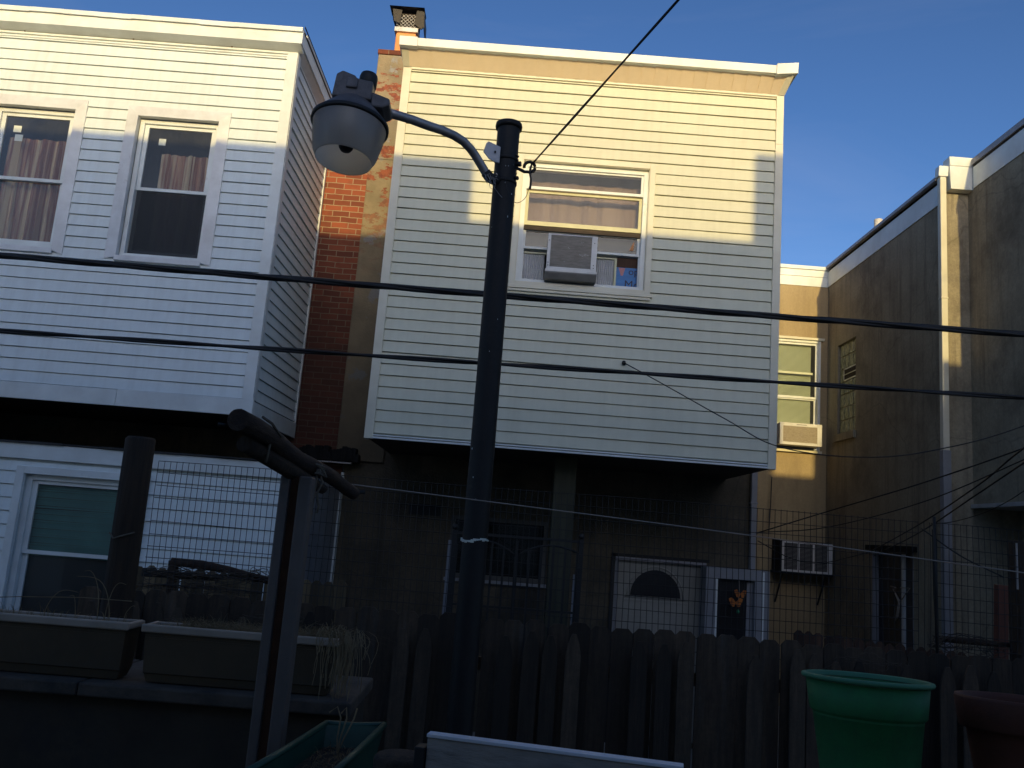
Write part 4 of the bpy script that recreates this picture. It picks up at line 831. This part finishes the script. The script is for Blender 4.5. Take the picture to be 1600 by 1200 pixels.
MB().lathe([(.0, 4.43), (.03, 4.432), (.042, 4.45), (.042, 4.60)], LX, LY, 20).tilt('X', -7, (LX, LY, 4.62)).tilt('Y', 2, (LX, LY, 4.62)).build('bulb_socket', 'iron', lm)
b1 = MB(); b1.prism([(-1.205, 4.60, 4.73), (-1.20, 4.60, 4.885), (-1.165, 4.60, 4.912), (-1.085, 4.60, 4.885), (-1.075, 4.60, 4.868), (-.975, 4.60, 4.855), (-.97, 4.60, 4.73)], (0, .20, 0)); b1.tilt('X', -7, (LX, LY, 4.62)).tilt('Y', 2, (LX, LY, 4.62)).build('ballast_housing', 'lamp_body', lm, .012)
MB().box(-1.13, -1.06, 4.585, 4.605, 4.79, 4.86).tilt('X', -7, (LX, LY, 4.62)).tilt('Y', 2, (LX, LY, 4.62)).build('housing_boss', 'lamp_body', lm, .01)
MB().lathe([(.046, 4.85), (.050, 4.87), (.055, 4.875), (.055, 4.935), (.050, 4.955), (.03, 4.965), (0, 4.967)], -1.027, 4.69, 24).tilt('X', -7, (LX, LY, 4.62)).tilt('Y', 2, (LX, LY, 4.62)).build('photocell', 'iron', lm)
MB().prism([(-.975, 4.62, 4.70), (-.985, 4.62, 4.80), (-.93, 4.62, 4.785), (-.865, 4.62, 4.765), (-.86, 4.62, 4.72), (-.90, 4.62, 4.695)], (0, .16, 0)).tilt('X', -7, (LX, LY, 4.62)).tilt('Y', 2, (LX, LY, 4.62)).build('arm_socket', 'lamp_body', lm, .012)
for zz in (4.53, 4.49): MB().box(-.925, -.912, 4.592, 4.600, zz, zz+.012).build('screw', 'iron', lm)
mb = MB(); rg = random.Random(77)
for k in range(9):
    q = [Vector((-.305+.01*k, 5.18, 4.585-.004*k))]
    for j in range(7): q.append(q[-1]+Vector((rg.uniform(-.006, .014), rg.uniform(-.006, .006), rg.uniform(-.022, .006))))
    mb.tube(q, .0016, 4, caps=False)
mb.tube([(-.27, 5.18, 4.57), (-.235, 5.20, 4.51), (-.20, 5.21, 4.47), (-.168, 5.21, 4.435)], .002, 4).tube([(-.225+.014*math.cos(a), 5.205, 4.585+.014*math.sin(a)) for a in [R(30*i) for i in range(12)]], .0025, 5)
mb.build('loose_wire', 'galv', lm)

# ================================================================== WIRES
def wire(name, label, pts, r, m='cable', cat='cable', sag=0, n=24, group=None, wob=0):
    pts = [Vector(p) for p in pts]
    if len(pts) == 2:
        a, b = pts; pts = [a.lerp(b, t/n)-Vector((0, 0, 4*sag*(t/n)*(1-t/n))) for t in range(n+1)]
    else:                                # Catmull-Rom
        P = [pts[0]*2-pts[1]]+pts+[pts[-1]*2-pts[-2]]; out = []
        for i in range(1, len(P)-2):
            for k in range(8):
                t = k/8; out.append(.5*((2*P[i])+(P[i+1]-P[i-1])*t+(2*P[i-1]-5*P[i]+4*P[i+1]-P[i+2])*t*t+(3*P[i]-P[i-1]-3*P[i+1]+P[i+2])*t**3))
        pts = out+[P[-2]]
    return tag(MB().tube(pts, r, 7).build(name, m), label, cat, group)
def twisted(name, label, a, b, sag, r, strands, cat='cable', group=None, pitch_=2.2):
    t_ = thing(name, label, cat, a, group); a, b = Vector(a), Vector(b); n = max(int((b-a).length/pitch_*10), 60)
    for s in range(strands):
        mb = MB(); pts = []
        for k in range(n+1):
            t = k/n; ph = 2*math.pi*((b-a).length*t/pitch_+s/strands); pts.append(a.lerp(b, t)-Vector((0, 0, 4*sag*t*(1-t)))+Vector((0, math.cos(ph), math.sin(ph)))*r*.75)
        mb.tube(pts, r, 6).build('strand', 'cable', t_)
    return t_
twisted('overhead_cable', 'thick black bundled cable, upper of the two crossing the facades', (-9, 6.6, 4.23), (9.5, 6.6, 4.23), .06, .0165, 3)
twisted('overhead_cable', 'thinner black cable, lower of the two crossing the facades', (-9, 6.6, 3.53), (9.5, 6.6, 3.75), .03, .0125, 2)
dw = twisted('guy_wire', 'black service wire running diagonally up from the pole hook', (.005, 5.2, 4.67), (5.94, -5.0, 8.32), .0, .0055, 2, 'wire', pitch_=1.6)
wire('wire_tail', 'short curved cable tail hanging from the pole hook', [(.01, 5.19, 4.68), (.0, 5.19, 4.62), (.012, 5.19, 4.56), (.010, 5.19, 4.50)], .007, cat='wire')
wire('wire_loop', 'thin loop of wire drooping beside the pole below the hook', [(.005, 5.19, 4.52), (-.015, 5.19, 4.44), (-.06, 5.19, 4.40), (-.10, 5.2, 4.42), (-.14, 5.21, 4.50), (-.16, 5.215, 4.58)], .002, cat='wire')
wire('wire_stub', 'thin black wire drooping from an eyelet on the cream siding', [(1.113, 8.47, 4.09), (1.45, 8.2, 3.86), (2.03, 7.9, 3.50), (2.45, 7.7, 3.26), (3.10, 7.6, 3.20), (3.76, 7.5, 3.295), (4.7, 7.4, 3.64), (6.5, 7.2, 4.6)], .0055, cat='wire')
tag(MB().lathe([(0, 4.065), (.016, 4.07), (.022, 4.09), (.016, 4.11), (0, 4.115)], 1.113, 8.48, 14).build('eyelet', 'iron'), 'small round black eyelet fixed to the cream siding', 'eyelet')
import itertools
def at(px, py, Y):      # numbers read once off the survey of the photograph, at each wire's own distance
    v = rt*(px-800) - up*(py-600) + fw*fpx; v = v*(Y/v.y); return (v.x, v.y, v.z+EYE.z)
G = 'thin drop wires fanning out to the upper right'
wire('drop_wire', 'long drop wire rising steadily from the pale downspout to the upper right', [at(1182, 833, 10.2), at(1300, 797, 9.3), at(1440, 755, 8.2), at(1600, 700, 7.0), at(1900, 590, 5.5)], .007, cat='wire', group=G)
wire('drop_wire', 'sagging drop wire just under the steady one from the pale downspout', [at(1184, 832, 10.2), at(1290, 824, 9.3), at(1440, 785, 8.2), at(1600, 718, 7.0), at(1900, 580, 5.5)], .0055, cat='wire', group=G)
wire('drop_wire', 'upper of two steep drop wires climbing from the dark doorway lintel', [at(1360, 862, 11.4), at(1440, 817, 9.5), at(1530, 757, 7.8), at(1600, 700, 6.8), at(1800, 560, 5)], .008, cat='wire', group=G)
wire('drop_wire', 'lower of two steep drop wires climbing from the dark doorway lintel', [at(1366, 868, 11.4), at(1440, 830, 9.5), at(1530, 770, 7.8), at(1600, 723, 6.8), at(1800, 590, 5)], .008, cat='wire', group=G)
wire('drop_wire', 'short faint drop wire curving above the drip edge at the far right', [at(1455, 818, 9.7), at(1490, 815, 9.5), at(1545, 798, 9), at(1600, 767, 8.5), at(1700, 690, 7)], .005, cat='wire', group=G)
wire('drop_wire', 'slack wire drooping across the black sided wall air conditioner', [at(1184, 845, 10.2), at(1235, 872, 10.4), at(1280, 880, 10.8), at(1330, 870, 11.1), at(1360, 862, 11.4)], .006, cat='wire', group=G)
wire('drop_wire', 'straight wire falling to the right beside the tall pale downspout', [at(1440, 826, 7.2), at(1500, 868, 6.9), at(1568, 902, 6.6)], .006, cat='wire', group=G)
wire('crack_wire', 'thin dark wire hanging down the wall above the wall air conditioner', [at(1206, 745, 13.4), at(1204, 790, 13.4), at(1201, 835, 13.4)], .008, cat='wire')
wire('clothesline', 'thin pale clothesline stretched from the log across the whole yard', [(-.741, 4.0, 2.463), (.04, 4.2, 2.432), (1.25, 4.25, 2.372), (2.7, 4.3, 2.29), (4.5, 4.4, 2.2)], .0031, 'white_line', 'clothesline')

# ================================================================== NEAR LEFT: posts, log, planters
wp = thing('wooden_post', 'thick old wooden post behind the two beige planters', 'post', (-1.82, 4.2, .8))
MB().tube([(-1.815, 4.2, .8), (-1.815, 4.2, 1.6), (-1.822, 4.2, 2.2), (-1.824, 4.2, 2.610), (-1.824, 4.2, 2.622)], [.076, .074, .072, .071, .062], 14, jit=.02).build('shaft', 'old_wood', wp)
wire_m = MB(); rg = random.Random(6)
wire_m.tube([(-1.885, 4.15, 2.15), (-1.85, 4.12, 2.125), (-1.81, 4.12, 2.14), (-1.76, 4.14, 2.16)], .004, 5).build('tie_wire', 'rope', wp)
sp = thing('steel_post', 'grey channel steel post with a rusty groove holding up the log', 'post', (-.755, 3.1, .8))
MB().box(-.813, -.778, 3.07, 3.13, .8, 2.44).box(-.744, -.697, 3.06, 3.13, .8, 2.44).build('flange', 'steel_post', sp, .006)
MB().box(-.779, -.743, 3.095, 3.125, .8, 2.44).build('groove', 'rust', sp)
lg = thing('log_beam', 'rough log beam lying on a dark plank above the steel post', 'log', (-.78, 3.2, 2.4))
p0, p1 = Vector((-.809, 2.5, 2.566)), Vector((-.712, 4.0, 2.428)); pts = []; rr = []
for k in range(13):
    t = k/12; pts.append(p0.lerp(p1, t)+Vector((.004*math.sin(k*1.1), 0, .006*math.sin(k*.9)))); rr.append(.0335*(1-.12*t)+.0015*math.sin(k*2.3))
MB().tube(pts, rr, 18, jit=.03).build('log', 'log_wood', lg)
mb = MB(); q0, q1 = Vector((-.82, 2.62, 2.505)), Vector((-.748, 3.5, 2.415)); mb.tube([q0, q0.lerp(q1, .5), q1], [.026, .03, .022], 8, jit=.12); mb.build('plank', 'old_wood', lg)
MB().tube([(-.845, 2.52, 2.548), (-.87, 2.51, 2.549)], .006, 6).tube([(-.712, 4.0, 2.425), (-.66, 4.02, 2.432)], .010, 6).build('peg', 'iron', lg)
rp = thing('rope', 'frayed rope knotted on the log and hanging beside the steel post', 'rope', (-.73, 3.3, 2.4))
mb = MB()
mb.tube([(-.79, 2.68, 2.60), (-.768, 2.72, 2.585), (-.755, 2.80, 2.55), (-.775, 2.78, 2.53), (-.79, 2.74, 2.53)], .0045, 6).tube([(-.775, 2.75, 2.535), (-.778, 2.75, 2.50), (-.782, 2.75, 2.46)], .005, 6)
mb.tube([(-.775, 2.78, 2.535), (-.755, 3.0, 2.515), (-.735, 3.25, 2.483)], .0035, 6); mb.build('lashing', 'rope', rp)
mb = MB()
for k in range(5): mb.tube([(-.745+.008*k, 3.22+.01*k, 2.50), (-.70+.003*k, 3.26, 2.49-.01*k), (-.73+.006*k, 3.24, 2.46)], .004, 5)
mb.tube([(-.722, 3.25, 2.48), (-.726, 3.25, 2.40), (-.728, 3.25, 2.30), (-.733, 3.25, 2.20), (-.738, 3.25, 2.14)], [.005, .006, .0055, .0045, .003], 6)
mb.tube([(-.715, 3.25, 2.48), (-.700, 3.25, 2.43), (-.715, 3.25, 2.385), (-.703, 3.25, 2.34), (-.706, 3.25, 2.315), (-.718, 3.25, 2.315)], .0045, 6)
mb.build('hanging_end', 'rope', rp)

gw_ = thing('garden_wall', 'low stained concrete garden wall with a pale capping slab', 'wall', (-2, 3.6, .8))
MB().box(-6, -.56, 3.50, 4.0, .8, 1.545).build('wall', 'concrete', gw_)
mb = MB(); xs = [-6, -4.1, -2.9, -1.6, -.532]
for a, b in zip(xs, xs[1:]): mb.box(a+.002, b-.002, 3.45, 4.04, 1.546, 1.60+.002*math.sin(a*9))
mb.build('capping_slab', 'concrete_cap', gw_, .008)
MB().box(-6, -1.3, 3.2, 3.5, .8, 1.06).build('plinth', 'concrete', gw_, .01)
def planter(x0, x1, label):
    t = thing('planter_box', label, 'planter', ((x0+x1)/2, 3.6, 1.6), 'beige window box planters on the wall'); L_ = x1-x0
    def ring(dx, y0, y1, z): return [(x0+dx, y0, z), (x1-dx, y0, z), (x1-dx, y1, z), (x0+dx, y1, z)]
    mb = MB(); rs = [ring(.034, 3.535, 3.63, 1.604), ring(.024, 3.528, 3.64, 1.635), ring(.022, 3.522, 3.642, 1.640), ring(.014, 3.510, 3.652, 1.80)]
    for a, b in zip(rs, rs[1:]):
        for k in range(4): mb.quad(a[k], a[(k+1) % 4], b[(k+1) % 4], b[k])
    mb.quad(*rs[0]); mb.build('body', 'planter', t, .006)
    mb = MB(); mb.box(x0, x1, 3.497, 3.514, 1.796, 1.828).box(x0, x1, 3.648, 3.662, 1.80, 1.822).box(x0, x0+.018, 3.514, 3.648, 1.798, 1.825).box(x1-.018, x1, 3.514, 3.648, 1.798, 1.825); mb.build('rim', 'planter_rim_lit', t, .006)
    for z in (1.775, 1.783): MB().box(x0+.016, x1-.016, 3.510, 3.514, z, z+.003).build('groove', 'planter', t)
    mb = MB(); n = 14
    for k in range(n):
        for j in range(4):
            a = x0+.03+(L_-.06)*k/n; b = a+(L_-.06)/n; c = 3.516+.033*j; h = lambda x, y: 1.80+.012*math.sin(x*31)*math.cos(y*40)
            mb.quad((a, c, h(a, c)), (b, c, h(b, c)), (b, c+.033, h(b, c+.033)), (a, c+.033, h(a, c+.033)), smooth=True)
    mb.build('soil', 'soil', t); return t
planter(-2.22, -1.455, 'beige window box planter cut by the left edge, with sparse dry stems')
planter(-1.405, -.615, 'beige window box planter with matted dry grass spilling over its right end')
mb = MB(); rg = random.Random(51); blades(mb, -1.28, -.63, 1100, .05, .13, rg, w_=.0015, lean=1.1); blades(mb, -1.25, -.60, 150, .10, .20, rg, w_=.0010, lean=1.4)
for k in range(190):       # the mat that spills over the end
    x = -.66+rg.uniform(-.05, .05); y = rg.uniform(3.50, 3.64); seg = 8; dx = abs(rg.gauss(0, .055)); dz = rg.random()**1.6*.22+.02; rg_h = rg.uniform(.01, .07); p = []
    for j in range(seg+1):
        t = j/seg; p.append(Vector((x+dx*math.sin(t*1.9)+.006*math.sin(t*9+k), y-.03*t+.004*math.sin(t*7+k), 1.815+rg_h*math.sin(t*3.1)-dz*t*t)))
    for j in range(seg): q = Vector((.0013, 0, 0)); mb.quad(p[j]-q, p[j]+q, p[j+1]+q, p[j+1]-q)
tag(mb.build('dry_grass', 'dry_grass'), 'matted dead grass in the right hand beige planter', 'grass', kind='stuff')
mb = MB(); rg = random.Random(53); blades(mb, -2.1, -1.5, 70, .05, .12, rg, w_=.0014, lean=.8)
for x, h, l in ((-1.60, .20, .05), (-1.63, .24, -.05), (-1.72, .13, -.02), (-1.85, .15, .09), (-1.52, .10, .03), (-1.58, .22, -.10)):
    mb.tube([(x+l*1.5*u*u, 3.6-.02*u, 1.79+h*(2.0*u-1.1*u*u)+.004*math.sin(9*u+x*50)) for u in [q/11 for q in range(12)]], [.0022-.0014*q/11 for q in range(12)], 4)
mb.tube([(-2.2, 3.6, 1.86), (-1.95, 3.6, 1.885), (-1.7, 3.6, 1.90), (-1.5, 3.6, 1.90)], .0016, 4)
tag(mb.build('dry_grass', 'dry_grass'), 'sparse dead stems in the left hand beige planter', 'grass', kind='stuff')

# ================================================================== NEAR FOREGROUND: trough, board, pots
def T(px, py, z):
    v = rt*(px-800) - up*(py-600) + fw*fpx; v = v*((z-EYE.z)/v.z); return Vector((v.x, v.y, z))
A, B = Vector((-.556, 3.09, 1.6)), Vector((-.361, 3.13, 1.6)); Cc, Dd = Vector((-.43, 2.40, 1.6)), Vector((-.655, 2.40, 1.6))
tr = thing('trough_planter', 'dark green plastic trough planter with weeds, standing below the steel post', 'planter', (-.5, 2.8, 1.4))
cen = (A+B+Cc+Dd)/4; rim = [A, B, Cc, Dd]; bot = [cen+(p-cen)*.8-Vector((0, 0, .19)) for p in rim]; inn = [cen+(p-cen)*.93 for p in rim]; inb = [cen+(p-cen)*.86-Vector((0, 0, .07)) for p in rim]
mb = MB()
for k in range(4): a, b = k, (k+1) % 4; mb.quad(rim[a]-Vector((0, 0, .012)), rim[b]-Vector((0, 0, .012)), bot[b], bot[a]); mb.quad(inn[a], inn[b], inb[b], inb[a])
mb.quad(*bot); mb.build('body', 'teal_plastic', tr)
mb = MB()
for k in range(4): a, b = rim[k], rim[(k+1) % 4]; mb.tube([a, a.lerp(b, .5)+Vector((0, 0, -.004)), b], .011, 8)
mb.build('rim', 'teal_plastic', tr)
MB().quad(*[p+Vector((0, 0, .004)) for p in inb]).build('soil', 'soil', tr)
mb = MB(); rg = random.Random(61)
blades(mb, -.56, -.42, 260, .02, .07, rg, y0=2.5, y1=3.05, zb=1.53, w_=.0016, lean=1.4)
for l in (.0, .012, -.01): mb.tube([(-.49, 2.98, 1.53), (-.485+l, 2.98, 1.58), (-.47+l*2, 2.98, 1.645), (-.475+l*3, 2.98, 1.68), (-.49+l*4, 2.98, 1.66)], .0028, 5)
tag(mb.build('weeds', 'dry_grass'), 'dry weeds growing inside the dark green trough', 'weeds', kind='stuff')
st = thing('plant_stand', 'low dark wooden stand carrying the green trough', 'stand', (-.5, 2.75, .8))
MB().box(-.66, -.38, 2.40, 3.12, 1.375, 1.405).build('top', 'old_wood', st)
for x in (-.64, -.42):
    for y in (2.43, 3.06): MB().box(x, x+.04, y, y+.04, .8, 1.375).build('leg', 'old_wood', st)
# white painted bench back in front
an = R(-11.5); Rz = Matrix.Rotation(an, 3, 'Z'); bn = thing('garden_bench', 'white painted wooden bench whose backrest board shows at the bottom', 'bench', (.16, 2.4, .8))
def rbox(x0, x1, y0, y1, z0, z1): return MB().box(x0, x1, y0, y1, z0, z1, rot=Rz, piv=(.16, 2.4, 0))
rbox(-.168, .52, 2.40, 2.425, 1.60, 1.726).build('backrest', 'painted_board', bn, .003)
rbox(-.170, .525, 2.395, 2.432, 1.7265, 1.736).build('top_edge', 'board_top', bn, .002)
rbox(-.168, .52, 2.40, 2.425, 1.44, 1.57).build('backrest', 'painted_board', bn, .003)
rbox(-.20, -.171, 2.39, 2.44, 1.25, 1.70).build('back_post', 'iron', bn, .003)
rbox(.526, .56, 2.39, 2.44, 1.25, 1.70).build('back_post', 'iron', bn, .003)
rbox(-.20, .56, 2.0, 2.45, 1.22, 1.248).build('seat', 'painted_board', bn)
for x in (-.19, .51):
    for y in (2.02, 2.38): rbox(x, x+.04, y, y+.04, .8, 1.22).build('leg', 'painted_board', bn)
# stump beside the bench
tag(MB().lathe([(.0, 1.635), (.07, 1.635), (.078, 1.625), (.08, 1.4), (.085, .8)], -.245, 2.62, 18).build('stump', 'old_wood'), 'round sawn stump beside the left end of the white board', 'stump')
# pots on a table
tb = thing('plant_table', 'wooden table below the frame carrying the two big pots', 'table', (1.3, 2.5, .8))
MB().box(.85, 2.0, 2.25, 2.8, 1.50, 1.535).build('top', 'old_wood', tb)
for x in (.88, 1.92):
    for y in (2.28, 2.72): MB().box(x, x+.05, y, y+.05, .8, 1.50).build('leg', 'old_wood', tb)
def pot(cx, cy, z, s, name, label, m, mr, prof, rimp, soil):
    t = thing(name, label, 'pot', (cx, cy, z)); tl = lambda q: q.tilt('X', -3.6, (cx, cy, 1.75)); tl(MB().lathe(prof, cx, cy, 48)).build('body', m, t); tl(MB().lathe(rimp, cx, cy, 48)).build('rim', mr, t)
    tl(MB().lathe([(0, soil+.01), (.06, soil+.004), (.135, soil)], cx, cy, 30)).build('soil', 'soil', t); return t
pot(1.073, 2.5, 1.536, 1, 'flower_pot', 'large bright green plastic plant pot with a rolled rim', 'green_plastic', 'green_rim',
    [(.0, 1.537), (.106, 1.537), (.128, 1.70), (.147, 1.866), (.153, 1.871), (.156, 1.876), (.165, 1.955), (.158, 1.955), (.148, 1.87), (.136, 1.80)],
    [(.163, 1.957), (.170, 1.956), (.176, 1.959), (.178, 1.964), (.176, 1.969), (.168, 1.971), (.161, 1.968), (.159, 1.957)], 1.83)
pot(1.515, 2.5, 1.536, 1, 'flower_pot', 'terracotta coloured pot with a thick rim at the right edge', 'terracotta', 'terracotta',
    [(.0, 1.537), (.105, 1.537), (.125, 1.70), (.145, 1.852), (.150, 1.86)],
    [(.146, 1.855), (.160, 1.855), (.164, 1.862), (.173, 1.935), (.170, 1.943), (.160, 1.943), (.152, 1.93), (.142, 1.85), (.13, 1.80)], 1.84)
for o in bpy.data.objects:
    if '_o' in o: del o['_o']
